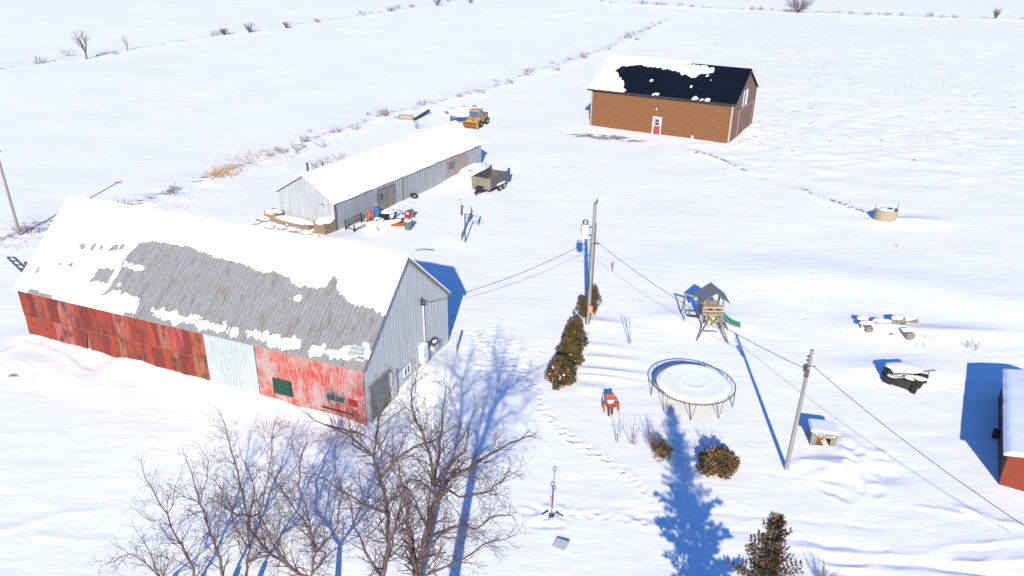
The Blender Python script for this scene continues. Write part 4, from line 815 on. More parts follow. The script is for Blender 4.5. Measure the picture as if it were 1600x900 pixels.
# ------------------------------------------------------------------ trampoline
p = Vector((10.33, 37.80, 0)); TZ = .92; TR = 2.30
t = empty('trampoline', 'large round trampoline with a bare steel ring and snow on its mat', 'trampoline', p)
b = MB(); b.tube([(TR*math.cos(k*math.pi/32), TR*math.sin(k*math.pi/32), TZ) for k in range(65)], .028, 8, cap=False); b.build('frame', M['darksteel'], t, smooth=True)
b = MB()
for k in range(84):
    a = k*2*math.pi/84; b.tube([(TR*math.cos(a), TR*math.sin(a), TZ), ((TR-.21)*math.cos(a), (TR-.21)*math.sin(a), TZ-.03)], .010, 4)
b.build('springs', M['steel'], t)
def disc(zf, r, name, m, up=.0, rings=14, seg=72):
    b = MB(); vs = [(0, 0, zf(0, 0))]
    for i in range(1, rings+1):
        for k in range(seg):
            a = 2*math.pi*k/seg; rr_ = r*i/rings; x_, y_ = rr_*math.cos(a), rr_*math.sin(a); vs.append((x_, y_, zf(rr_/r, a)))
    fs = [(0, 1+k, 1+(k+1) % seg) for k in range(seg)]
    for i in range(rings-1):
        for k in range(seg): fs.append((1+i*seg+k, 1+(i+1)*seg+k, 1+(i+1)*seg+(k+1) % seg, 1+i*seg+(k+1) % seg))
    b.add(vs, fs); return b.build(name, m, t, smooth=True)
mt = disc(lambda r, a: TZ-.04-.22*(1-r*r), TR-.21, 'mat', M['black'])
sc = disc(lambda r, a: TZ-.03-.22*(1-r*r)+.16*min(1, (1-r)*9)+.17*(1-r*r)+.014*math.exp(-((r-.36)/.07)**2)*(1+.8*math.sin(a*1+3.6)), TR-.225, 'snow_cover', M['snow'], rings=40, seg=96); sc.parent = mt
for k in range(9):
    a = k*2*math.pi/9+.30; b = MB()
    q0 = Vector((TR*math.cos(a-.085), TR*math.sin(a-.085), TZ)); q1 = Vector((TR*math.cos(a+.085), TR*math.sin(a+.085), TZ)); g_ = Vector((TR*math.cos(a)*1.0, TR*math.sin(a)*1.0, hz(p.x+TR*math.cos(a), p.y+TR*math.sin(a))-.08))
    b.tube([q0+Vector((0, 0, .08)), q0, g_], .016, 6).tube([q1, g_], .016, 6); b.build('leg', M['darksteel'], t)

# ------------------------------------------------------------------ playset
p = at(1111, 514); t = empty('playset', 'wooden playground tower with grey peaked roof, swing beam and green slide', 'playset', p)
def W(px, py, Y): return P3(px, py, Y)-p
ty = p.y+.7; x0, x1 = -.62, .62; y0, y1 = .15, 1.25; ps = empty; 
b = MB()
for x_ in (x0, x1):
    for y_ in (y0, y1): b.box((x_-.05, y_-.05, -.5), (x_+.05, y_+.05, 2.05))
b.build('posts', M['greywood'], t)
b = MB(); b.box((x0-.05, y0-.05, .92), (x1+.05, y1+.05, .99)); b.build('deck', M['wood'], t)
b = MB(); k = 0
for i in range(9):
    xx = x0+.02+i*.145
    hi = 1.75
    if i in (2, 3, 6, 7): b.box((xx-.06, y0-.08, 1.0), (xx+.06, y0-.055, 1.28)); b.box((xx-.06, y0-.08, 1.6), (xx+.06, y0-.055, hi))
    else: b.box((xx-.06, y0-.08, 1.0), (xx+.06, y0-.055, hi))
    b.box((xx-.06, y1+.055, 1.0), (xx+.06, y1+.08, 1.5))
for i in range(7): yy = y0+.1+i*.15; b.box((x0-.08, yy-.05, 1.0), (x0-.055, yy+.05, 1.55))
b.build('wall_slats', M['wood'], t)
b = MB(); b.box((x0-.1, y0-.12, 1.50), (x1+.1, y0-.085, 1.60)).box((x0-.1, y0-.12, 1.26), (x1+.1, y0-.085, 1.34)).box((x0-.1, y0-.14, 1.0), (x1+.1, y0-.085, 1.07)); b.build('rail', M['trim'], t)
b = MB(); b.box((-.42, y0-.02, .35), (.2, y0, .85)).box((.3, y0-.02, .45), (.5, y0, .85)); b.build('panel', M['yellowplastic'], t)
rz_, re = 2.72, 2.05
b = MB()
for s in (-1, 1):
    b.add([(0, y0-.35, rz_), (0, y1+.3, rz_), (s*1.0, y1+.3, re-.1), (s*1.0, y0-.35, re-.1), (0, y0-.35, rz_-.04), (0, y1+.3, rz_-.04), (s*1.0, y1+.3, re-.14), (s*1.0, y0-.35, re-.14)], [(0, 1, 2, 3), (7, 6, 5, 4), (3, 2, 6, 7), (0, 3, 7, 4), (1, 5, 6, 2)])
b.build('roof', M['playroof'], t)
b = MB(); b.beam((x0, y0, 2.05), (0, y0, rz_-.06), .05, .07).beam((x1, y0, 2.05), (0, y0, rz_-.06), .05, .07).beam((x0, y1, 2.05), (0, y1, rz_-.06), .05, .07).beam((x1, y1, 2.05), (0, y1, rz_-.06), .05, .07); b.build('rafters', M['greywood'], t)
# swing beam to the left
L0 = at(1067, 498)-p; b = MB(); tz = 1.95
b.beam((x0+.1, y0+.3, tz), (L0.x-.1, L0.y+.1, tz), .09, .13); b.build('swing_beam', M['greywood'], t)
b = MB(); b.beam((L0.x, L0.y+.1, tz), (L0.x+.02, L0.y-.35, L0.z-.2), .07, .08).beam((L0.x, L0.y+.1, tz), (L0.x, L0.y+.7, L0.z-.2), .07, .08); b.build('swing_legs', M['greywood'], t)
sx = (L0.x+x0)/2+.15; sy = (L0.y+y0+.3)/2
b = MB(); b.beam((sx-.35, sy, .55), (sx+.35, sy-.05, .5), .32, .05).beam((sx-.35, sy+.15, .85), (sx+.35, sy+.12, .82), .05, .1).beam((sx-.37, sy+.05, .5), (sx-.37, sy+.1, 1.05), .06, .06); sw = b.build('swing_seat', M['darksteel'], t)
b = MB(); b.tube([(sx-.35, sy, .55), (sx-.3, sy+.05, tz)], .012, 4).tube([(sx+.35, sy, .55), (sx+.3, sy+.05, tz)], .012, 4); b.build('chain', M['steel'], sw)
# front A-frame
fa_ = W(1104, 487, p.y-1.0); l1 = at(1088, 533)-p; l2 = at(1138, 537)-p
b = MB(); tops = [Vector((-.22, -.25, 1.0)), Vector((.42, -.25, 1.0))]
b.beam(tops[0], l1, .06, .07).beam(tops[0]+Vector((.05, .35, 0)), l1+Vector((.1, .2, 0)), .05, .06).beam(tops[1], l2, .06, .07).beam(tops[1]+Vector((-.1, .35, 0)), l2+Vector((-.1, .25, 0)), .05, .06)
b.beam(l1.lerp(tops[0], .42), l2.lerp(tops[1], .42)+Vector((-.45, .1, 0)), .06, .07).beam(tops[0], l2.lerp(tops[1], .5)+Vector((-.4, .2, 0)), .05, .05).beam(tops[1], l1.lerp(tops[0], .5)+Vector((.3, .2, 0)), .05, .05)
b.beam(tops[0], (x0+.2, y0, 1.0), .07, .09).beam(tops[1], (x1-.1, y0, 1.0), .07, .09); b.build('climbing_frame', M['greywood'], t)
e_ = at(1157, 513)-p
b = MB(); n = 12; pts = [Vector((x1, y0+.5, 1.0)).lerp(Vector((e_.x, e_.y+.1, .12+e_.z)), k/n)-Vector((0, 0, .22*math.sin(math.pi*k/n))) for k in range(n+1)]
for a, c in zip(pts[:-1], pts[1:]):
    d = (c-a).normalized(); s_v = Vector((-d.y, d.x, 0)).normalized()*.24
    b.hexa([a-s_v, a+s_v, c+s_v, c-s_v, a-s_v+Vector((0, 0, .03)), a+s_v+Vector((0, 0, .03)), c+s_v+Vector((0, 0, .03)), c-s_v+Vector((0, 0, .03))])
    for sg in (-1, 1): o_ = s_v*sg; o2 = s_v*sg*1.12; b.hexa([a+o_, a+o2, c+o2, c+o_, a+o_+Vector((0, 0, .16)), a+o2+Vector((0, 0, .16)), c+o2+Vector((0, 0, .16)), c+o_+Vector((0, 0, .16))])
b.build('slide', M['greenslide'], t)
b = MB(); b.beam((x1+.05, y0+.1, 1.0), (x1+.55, y0-.25, -.2), .06, .06).beam((x1+.05, y0+.4, 1.0), (x1+.6, y0+.15, -.2), .06, .06)
for k in range(4): b.beam((x1+.15+.11*k, y0+.03-.08*k, .78-.26*k), (x1+.16+.12*k, y0+.34-.06*k, .78-.26*k), .05, .05)
b.build('ladder', M['wood'], t)

# ------------------------------------------------------------------ smaller things in the yard
p = at(712, 553); o = MB().tube([(0, 0, -.3), (-.03, 0, 1.45)], [.085, .08], 10).build('wooden_post', M['white'], None); o.data.materials[0] = bpy.data.materials['pale_post']; o.location = p; tag(o, 'short pale wooden post leaning beside the back corner of the barn', 'post')
for k, (a, c, lb2) in enumerate((((984, 539), (978, 494), 'thin steel rod leaning left in the open snow, left one of a crossed pair'), ((986, 537), (983, 495), 'thin upright steel rod in the open snow, right one of a pair'))):
    a3 = at(*a); c3 = P3(c[0], c[1], a3.y); o = MB().tube([(0, 0, -.2), (c3-a3)], .022, 6).build('steel_rod', M['steel'], None); o.location = a3; tag(o, lb2, 'rod', 'steel rods')
p = at(957, 424); o = MB().tube([(0, 0, -.2), (0, 0, .75), (.1, 0, .8)], .05, 6).build('hydrant_post', M['steel'], None); o.location = p; tag(o, 'small grey pipe stub in the snow right of the transformer pole', 'pipe')
p = at(862, 601); p = at(862, 592); o = MB().tube([(0, 0, -.2), (.02, 0, 1.2)], .04, 6).build('stake', M['greywood'], None); o.location = p; tag(o, 'short grey wooden stake standing at the left side of the big cedar shrub', 'stake')
# dog house
p = at(1287, 700); t = empty('dog_house', 'small weathered dog house with snow on its flat roof and one opening', 'dog house', (p.x-.02, p.y+.15, p.z-.02), -.22)
w_, d_h, h0, h1 = .62, 1.15, .85, .72
b = MB(); b.box((-w_, 0, -.2), (-.34, .05, h0)).box((.34, 0, -.2), (w_, .05, h0)).box((-.34, 0, .52), (.34, .05, h0)); b.build('front_wall', M['greywood'], t)
b = MB(); b.box((-w_, .05, -.2), (-w_+.05, d_h, h1)).box((w_-.05, .05, -.2), (w_, d_h, h1)).box((-w_+.05, d_h-.05, -.2), (w_-.05, d_h, h1)); b.build('side_walls', M['greywood'], t)
MB().box((-w_+.05, .05, -.15), (w_-.05, d_h-.05, .02)).build('floor', M['wood'], t); MB().rbox((-.1, .45, .2), (.5, .05, .5), (.2, 0, .5)).build('inner_board', M['rust'], t)
b = MB(); b.hexa([(-w_-.08, -.14, h0), (w_+.08, -.14, h0), (w_+.08, d_h+.08, h1), (-w_-.08, d_h+.08, h1), (-w_-.08, -.14, h0+.04), (w_+.08, -.14, h0+.04), (w_+.08, d_h+.08, h1+.04), (-w_-.08, d_h+.08, h1+.04)]); rf = b.build('roof', M['wood'], t)
nu, nv = 26, 26; U, V = np.meshgrid(np.linspace(-w_-.1, w_+.1, nu), np.linspace(-.17, d_h+.1, nv), indexing='ij'); ed = np.minimum(np.minimum(U-U.min(), U.max()-U), np.minimum(V-V.min(), V.max()-V))
zt = h0+.042+(h1-h0)*(V+.14)/(d_h+.2)+.13*sst(-.03, .10, ed)
b = MB(); b.v = list(zip(U.ravel().tolist(), V.ravel().tolist(), zt.ravel().tolist())); b.f = [(i*nv+j, (i+1)*nv+j, (i+1)*nv+j+1, i*nv+j+1) for i in range(nu-1) for j in range(nv-1)]; b.c = [None]*len(b.f); b.build('snow_cover', M['snow'], rf, smooth=True)
b = MB(); rsx = random.Random(2)
for k in range(9): b.rbox((-.5+k*.12, -.006, .68+rsx.uniform(-.08, .08)), (rsx.uniform(.04, .1), .008, rsx.uniform(.03, .08)), (0, rsx.uniform(-1, 1), 0))
b.build('peeling_paint', M['white'], t)
# rusty chair
p = at(953, 645); t = empty('lawn_chair', 'rusty orange metal lawn chair with curved arms standing alone in the snow', 'chair', p, .15); t.scale = (1.3, 1.2, 1.1)
b = MB(); b.add([(-.20, .10, .62), (.20, .10, .62), (.30, -.14, .52), (.12, -.24, .48), (-.10, -.26, .48), (-.28, -.14, .52), (-.17, .22, .98), (0, .24, .92), (.19, .22, .98)], [(0, 5, 4, 3, 2, 1), (0, 1, 8, 7, 6)])
o = b.build('seat', M['rust'], t); sm = o.modifiers.new('thick', 'SOLIDIFY'); sm.thickness = .02
for s in (-1, 1): MB().tube([(s*.27, .20, .2), (s*.30, .05, .66), (s*.33, -.12, .62), (s*.30, -.2, .22)], .035, 6).build('arm', M['rust'], t)
for q in ([(-.12, -.22, .5), (-.10, -.24, -.25)], [(.06, -.1, .5), (.06, -.12, -.1)]): MB().tube(q, .045, 6).build('leg', M['rustdark'], t)
b = MB(); b.tube([(-.24*math.cos(k*math.pi/10), .22, .60+.34*math.sin(k*math.pi/10)) for k in range(11)], .02, 6); b.build('back_hoop', M['rust'], t)
lumpy('snow_cap', (0, .02, .64), (.15, .12, .12), M['snow'], o, 4, n=8)
# shovels
p = at(862, 806)
def shovel(base, top, mm, label, grip):
    base = Vector(base); top = Vector(top); t = empty('snow_shovel', label, 'shovel', base, 0, 'shovels standing in the snow'); v = top-base
    MB().tube([(0, 0, .1), v*.9], .016, 6).build('shaft', M[mm], t)
    b = MB(); c = v*.93; b.tube([c+Vector((.08*math.cos(k*math.pi/6), 0, .09*math.sin(k*math.pi/6))) for k in range(13)], .018, 6); b.build('grip', M[grip], t)
    b = MB(); b.rbox((0, 0, .0), (.26, .03, .22), (.25, 0, 0)); b.build('blade', M['darksteel'], t)
shovel(p, P3(866, 758, p.y), 'darksteel', 'taller black-handled shovel standing upright in the dug snow', 'darksteel')
shovel(p+Vector((-.02, -.12, 0)), P3(862.5, 776, p.y-.1), 'redplastic', 'shorter shovel with red shaft and red grip standing in the dug snow', 'redplastic')
for k, (px, py, r_) in enumerate(((851, 803, .5), (874, 805, -.4))):
    q = at(px, py); o = MB().rbox((0, 0, 0), (.40, .05, .04), (.1, .25*(1 if k else -1), r_)).build('shovel_blade', M['black'], None, bevel=.01); o.location = q+Vector((0, 0, .06)); tag(o, ('black wing-shaped tool head lying left of the standing shovels', 'black wing-shaped tool head lying right of the standing shovels')[k], 'tool')
p = at(876, 853); b = MB(); b.rbox((0, 0, .08), (.62, .5, .06), (.22, -.12, -.6)); o = b.build('lid', mat('grey_lid', (.45, .46, .46), (.38, .39, .39), 5, rough=.7), None, bevel=.01); o.name = 'grey_lid'; o.location = p; tag(o, 'square grey lid half sunk in the snow below the shovels', 'lid')
# concrete ring
p = at(1389, 347); t = empty('concrete_ring', 'half-open tan concrete well ring with rods standing in the far snow', 'well ring', (p.x, p.y+1.0, p.z))
b = MB(); n = 30; r0, r1, hh = .92, 1.02, .95
for k in range(n):
    a0 = math.pi*(.92)+k*(math.pi*1.16)/n; a1 = math.pi*(.92)+(k+1)*(math.pi*1.16)/n
    pts = [(r0*math.cos(a0), r0*math.sin(a0)), (r1*math.cos(a0), r1*math.sin(a0)), (r1*math.cos(a1), r1*math.sin(a1)), (r0*math.cos(a1), r0*math.sin(a1))]; b.prism(pts, -.2, hh)
b.build('ring', M['concrete'], t)
b = MB(); b.tube([(-.98, .1, 0), (-1.0, .1, 1.45)], .025, 5).tube([(.98, .1, 0), (1.1, .1, 1.5)], .025, 5); b.build('rod', M['rustdark'], t)
lumpy('snow_fill', (0, .2, .35), (.9, .9, .55), M['snow'], t, 12, n=12, amp=.08)
o = MB().rbox((.35, -.1, 1.0), (.45, .12, .1), (0, .3, .3)).build('handle', M['black'], t)
# log pile (each log a thing)
for k, (px, py, L_, r_, rz, tilt, lb2) in enumerate(((1354, 514, .9, .26, 1.2, .1, 'round-ended log at the left front of the snowy log pile'), (1347, 505, .6, .22, .9, 0, 'log half shaded at the left back of the snowy log pile'), (1402, 506, .9, .27, -.7, .25, 'tan split log leaning in the right back of the log pile'),
        (1417, 526, .8, .30, 1.3, 0, 'dark short log apart at the right front of the log pile'), (1378, 507, 1.2, .15, .4, 0, 'thin log peeking from the snow in the middle of the pile'), (1386, 516, .8, .14, -.2, 0, 'small log showing low in the centre front of the pile'), (1393, 521, .5, .13, .8, 0, 'smallest log stub at the foot of the log pile'), (1414, 503, 1.6, .15, -.5, 0, 'long thin log at the far right back of the log pile'))):
    q = at(px, py); d = Vector((math.cos(rz+.4), math.sin(rz+.4), tilt))*L_/2; rg = random.Random(k)
    o = MB().tube([-d, d*.1, d], [r_, r_*rg.uniform(.9, 1.05), r_*.9], 12).build('log', M['log'], None); o.location = q+Vector((0, 0, r_*.75)); tag(o, lb2, 'log', 'logs in the snowy pile')
    s_ = lumpy('snow_cap', (0, .1, r_*.75), (L_*.42+.12, .32, .16), M['snow'], o, 80+k, n=10)
s_ = lumpy('snow_heap', (0, 0, 0), (1.5, .55, .28), M['snow'], None, 66, n=18); s_.location = at(1385, 513); s_['kind'] = 'structure'
# black cart
p = at(1411, 600); t = empty('farm_cart', 'black broken cart with boards and a sheet across it, loaded with snow', 'cart', (p.x, p.y, p.z), -.15)
b = MB(); b.prism([(-1.05, .0), (-.95, .75), (.2, 1.15), (1.1, .9), (1.2, .2), (.35, -.75), (-.15, -.45)], -.15, .5); b.build('body', M['black'], t, bevel=.06)
b = MB(); b.rbox((-.75, .35, .48), (.7, .5, .5), (0, .2, .3)).rbox((.55, -.35, .3), (.7, .5, .75), (.3, .1, .7)).rbox((1.05, .15, .42), (.5, .3, .5), (0, .1, .1)); b.build('engine', M['rubber'], t, bevel=.05)
MB().tube([(.30, -.62, .12), (.52, -.74, .12)], .34, 16).build('wheel', M['rubber'], t); MB().tube([(-.9, -.05, .2), (-.95, -.12, .2)], .3, 16).build('wheel', M['rubber'], t)
b = MB(); b.rbox((.02, .45, .88), (1.75, .95, .05), (.10, -.04, .18)); sh = b.build('sheet', M['tank'], t); lumpy('snow_cover', (.0, .42, .88), (1.02, .60, .12), M['snow'], sh, 9, n=14, amp=.06)
sh.children[0].rotation_euler = (.0, 0, 0)
b = MB(); b.beam((-.85, -.25, .66), (1.75, .45, .86), .17, .05).beam((-.65, -.35, .6), (.7, -.1, .66), .1, .05); b.build('board', M['trim'], t)
b = MB(); b.beam((1.35, .3, .8), (1.28, .1, .1), .05, .05).beam((1.0, .7, .8), (1.1, .6, 0), .05, .05); b.build('strut', M['darksteel'], t)
lumpy('snow_cap', (-.5, .0, .5), (.45, .25, .12), M['snow'], t, 14, n=10); lumpy('snow_cap', (.5, -.28, .62), (.62, .30, .16), M['snow'], t, 13, n=10)

# ------------------------------------------------------------------ plants
def rot_about(v, axis, a): return Matrix.Rotation(a, 3, axis) @ v
def grow(b, p0, d, L_, r, lvl, rg, spec):
    """one branch: bent tapering tube with side shoots; appends to MB b"""
    n = max(2, int(L_/spec['seg'])+1); pts = [p0.copy()]; d = d.normalized(); p = p0.copy()
    for i in range(n):
        d = (d+Vector((rg.gauss(0, 1), rg.gauss(0, 1), rg.gauss(0, 1)))*spec['wig']+Vector((0, 0, spec['up']))).normalized(); p = p+d*(L_/n); pts.append(p.copy())
    r1 = r*.35 if lvl > 0 else max(r*.22, spec['rmin'])
    rs = [r+(r1-r)*k/n for k in range(n+1)]; b.tube(pts, rs, 5 if r > .03 else (4 if r > .012 else 3), cap=False)
    if lvl >= spec['levels']: return
    sp = spec['sp'][lvl]; t = sp*rg.uniform(.6, 1.4)+L_*.12; side = rg.uniform(0, 6.28)
    while t < L_*.98:
        k = min(int(t/L_*n), n-1); q = pts[k].lerp(pts[k+1], t/L_*n-k); dd = (pts[k+1]-pts[k]).normalized()
        side += 2.4+rg.uniform(-.5, .5); ax = rot_about(dd.orthogonal().normalized(), dd, side)
        nd = rot_about(dd, ax, rg.uniform(*spec['ang'])); f = 1-t/L_*.65
        grow(b, q, nd, spec['len'][lvl]*rg.uniform(.5, 1.15)*(.35+.65*f if lvl else f), max(rs[k]*.55, spec['rmin']), lvl+1, rg, spec); t += sp*rg.uniform(.6, 1.4)
SPEC = dict(seg=.24, wig=.15, up=.035, levels=4, sp=[.18, .15, .11, .10], len=[1.3, .75, .40, .2], ang=(.45, .95), rmin=.0055)
def limb_tree(label, base, trunk_pts, trunk_r, limbs, seed, spec=SPEC, group='bare trees at the lower edge'):
    """limbs: list of (points, r0, r1) in world space"""
    rg = random.Random(seed); t = empty('bare_tree', label, 'tree', base, 0, group); o0 = Vector(base)
    MB().tube([Vector(q)-o0 for q in trunk_pts], trunk_r, 10, cap=True).build('trunk', M['bark'], t, smooth=True)
    b = MB(); known = [Vector(trunk_pts[-1])-o0]
    for pts, r0, r1 in limbs:
        pts = [Vector(q)-o0 for q in pts]; fine = []; near = min(known, key=lambda q: (q-pts[0]).length)
        if (near-pts[0]).length > .02: pts = [near]+(pts if (near-pts[0]).length > .9 else pts[1:])
        for a, c in zip(pts[:-1], pts[1:]):
            m_ = max(2, int((c-a).length/.35))
            for k in range(m_): fine.append(a.lerp(c, k/m_)+Vector((rg.gauss(0, .03), rg.gauss(0, .03), rg.gauss(0, .03))))
        fine.append(pts[-1]); n = len(fine); known += fine; r0 *= .72; rs = [r0+(r1-r0)*(k/(n-1))**.7 for k in range(n)]; b.tube(fine, rs, 7, cap=False)
        tot = sum((c-a).length for a, c in zip(fine[:-1], fine[1:])); acc = 0; side = rg.uniform(0, 6); nxt = .3
        for k in range(n-1):
            dd = (fine[k+1]-fine[k]); acc += dd.length; dd.normalize()
            while acc > nxt:
                side += 2.4+rg.uniform(-.6, .6); ax = rot_about(dd.orthogonal().normalized(), dd, side); f = 1-.55*acc/tot
                nd = rot_about(dd, ax, rg.uniform(.5, 1.0)); grow(b, fine[k].copy(), nd, rg.uniform(.7, 1.8)*f, max(rs[k]*.42, .012), 1, rg, spec); nxt += spec['sp'][0]*rg.uniform(.6, 1.3)
        grow(b, fine[-1].copy(), dd, .8, r1, 1, rg, spec)
    b.build('crown', M['twig'], t, smooth=True)
def Z8(l, Y, dy=0, jit=.6, sd=0):
    rg = random.Random(sd); out = []
    for k, (a, c) in enumerate(l): out.append(P3(a/2.286+160, c/2.286+560, Y+dy*k/(len(l)-1)+(rg.uniform(-jit, jit)*.3 if 0 < k else 0)))
    return out
g0 = lambda x, y: Vector((x, y, hz(x, y)-.2))
# right-hand big tree
f0 = P3(652, 905, 17.6); base = g0(f0.x+.1, 17.6)
limb_tree('thick-trunked bare tree, rightmost at the lower edge, forking wide over its blue shadow', base, [base, base+Vector((0, 0, 2.5)), f0], [.30, .24, .19],
    [(Z8([(1130, 777), (1150, 650), (1185, 520), (1235, 440), (1340, 370), (1460, 300)], 17.6, 1.6, sd=1), .17, .03), (Z8([(1185, 520), (1180, 400), (1150, 300), (1110, 190), (1105, 110)], 17.8, 1.5, sd=2), .10, .02),
     (Z8([(1150, 650), (1250, 600), (1330, 605), (1420, 560)], 17.6, -1.5, sd=3), .07, .018), (Z8([(1235, 440), (1290, 330), (1310, 240)], 18.2, 1.0, sd=4), .07, .02), (Z8([(1180, 400), (1215, 250), (1225, 130)], 18.6, 1.8, sd=5), .07, .018),
     (Z8([(1130, 777), (1090, 640), (1090, 500), (1060, 400)], 17.6, -1.2, sd=6), .12, .025), (Z8([(1130, 777), (1230, 740), (1330, 690), (1400, 650)], 17.6, .8, sd=7), .07, .018), (Z8([(1185, 520), (1280, 500), (1380, 470), (1440, 420)], 17.6, -1, sd=8), .06, .016)], 21)
f0 = P3(596, 905, 18.6); base = g0(f0.x, 18.6)
limb_tree('dark-trunked bare tree just left of the thick-trunked one, its limbs reaching the barn corner', base, [base, base+Vector((.05, 0, 2.8)), f0], [.26, .21, .15],
    [(Z8([(1000, 777), (1030, 650), (1020, 560), (990, 420), (960, 350), (870, 270), (790, 235)], 18.6, 1.5, sd=11), .14, .022), (Z8([(990, 420), (1070, 340), (1150, 300), (1190, 290)], 19.2, .6, sd=12), .08, .02), (Z8([(960, 350), (985, 250), (1000, 180), (1030, 120)], 19.8, 1.2, sd=13), .07, .018),
     (Z8([(1020, 560), (930, 520), (870, 480), (820, 450)], 18.8, -1.2, sd=14), .08, .02), (Z8([(1030, 650), (1060, 560), (1080, 450)], 18.6, -.8, sd=15), .08, .02), (Z8([(1000, 777), (940, 690), (900, 600), (890, 520)], 18.6, .7, sd=16), .08, .02), (Z8([(960, 350), (900, 310), (880, 230)], 19.8, 0, sd=17), .04, .015)], 22)
f0 = P3(484, 905, 22.0); base = g0(f0.x+.8, 21.6)
limb_tree('spreading bare tree in the middle of the lower-left tangle of branches', base, [base, f0.lerp(base, .5)+Vector((.1, 0, 0)), f0], [.15, .12, .09],
    [(Z8([(740, 777), (670, 745), (600, 700), (530, 610), (505, 500), (475, 380), (442, 255)], 22, 1.4, sd=21), .10, .018), (Z8([(600, 700), (565, 560), (590, 430), (605, 330), (612, 245)], 22, 1.8, sd=22), .06, .014), (Z8([(740, 777), (760, 690), (735, 580), (700, 450), (715, 335)], 22, -1.2, sd=23), .08, .018),
     (Z8([(735, 580), (660, 500), (620, 440)], 22, .8, sd=24), .05, .015), (Z8([(760, 690), (840, 600), (850, 480), (830, 390)], 22, 1.2, sd=25), .06, .015), (Z8([(530, 610), (480, 560), (420, 520)], 22, -.8, sd=26), .05, .015), (Z8([(670, 745), (620, 640), (640, 560)], 22, .8, sd=27), .05, .015), (Z8([(830, 777), (800, 700), (740, 640), (700, 600)], 22, 1, sd=28), .06, .015)], 23)
f0 = P3(304, 905, 23.2); base = g0(f0.x+.2, 23.0)
SP2 = dict(SPEC); SP2['sp'] = [.22, .16, .12, .11]; SP2['len'] = [1.0, .55, .3, .15]
limb_tree('slender bare tree at the far left of the branches, tips against clean snow', base, [base, f0], [.14, .09],
    [(Z8([(330, 777), (285, 665), (225, 560), (190, 490), (150, 420)], 23.2, 1.2, sd=31), .085, .014), (Z8([(285, 665), (240, 640), (200, 580), (155, 570)], 23.2, -.8, sd=32), .03, .012), (Z8([(225, 560), (255, 510), (262, 450)], 23.5, .5, sd=33), .03, .012)], 24, SP2)
f0 = P3(350, 905, 23.0); base = g0(f0.x+.2, 22.8)
limb_tree('bare tree second from the left among the lower branches, with a straight dark stem', base, [base, f0], [.16, .11],
    [(Z8([(435, 777), (405, 680), (375, 590), (345, 500), (310, 385)], 23, 1.0, sd=41), .095, .015), (Z8([(375, 590), (350, 520), (270, 480)], 23.4, -.6, sd=42), .035, .012), (Z8([(405, 680), (420, 560), (430, 470)], 23, .8, sd=43), .045, .013), (Z8([(345, 500), (375, 430), (378, 370)], 23.4, .6, sd=44), .03, .012)], 25, SP2)
f0 = P3(385, 905, 22.8); base = g0(f0.x+.2, 22.6)
limb_tree('bare tree third from the left with pale upright stem in the branch tangle', base, [base, f0], [.15, .10],
    [(Z8([(525, 777), (522, 680), (520, 590), (540, 480), (520, 400)], 22.8, .9, sd=45), .085, .015), (Z8([(522, 680), (470, 600), (450, 500), (405, 440)], 22.8, -.6, sd=46), .045, .013), (Z8([(570, 777), (590, 690), (565, 600), (560, 520)], 22.4, .8, sd=47), .06, .014)], 27, SP2)
f0 = P3(260, 905, 23.2); base = g0(f0.x+.25, 23.0)
limb_tree('low bare sapling at the bottom left corner of the branch tangle', base, [base, f0], [.12, .09],
    [(Z8([(215, 790), (150, 730), (95, 700), (45, 720), (15, 735)], 22, .5, sd=51), .05, .012), (Z8([(215, 790), (170, 700), (140, 640)], 22, .6, sd=52), .04, .012), (Z8([(260, 800), (240, 720), (180, 700)], 22, -.5, sd=53), .04, .012)], 26, SP2)

def leafclump(b, c, r, n, rg, cols, sz, up=.3, flat_=1):
    for _ in range(n):
        d = Vector((rg.gauss(0, 1), rg.gauss(0, 1), rg.gauss(0, 1))).normalized(); q = c+Vector((d.x*r[0], d.y*r[1], d.z*r[2]))*rg.uniform(.25, 1)**.5
        dd = (d+Vector((rg.gauss(0, .5), rg.gauss(0, .5), rg.gauss(0, .5)+up))).normalized(); s = dd.orthogonal().normalized(); s = rot_about(s, dd, rg.uniform(0, 6.3)); L_ = sz*rg.uniform(.6, 1.5); wd = L_*.22
        k = rg.choice(cols); j = rg.uniform(.8, 1.2); cc = (k[0]*j, k[1]*j, k[2]*j)
        b.add([q-s*wd*.5, q+dd*L_*.5-s*wd, q+dd*L_, q+dd*L_*.5+s*wd, q+s*wd*.5], [(0, 4, 3, 2, 1)], cc)
CED = [(.075, .066, .024), (.06, .056, .022), (.11, .075, .03), (.15, .08, .04), (.045, .042, .018)]
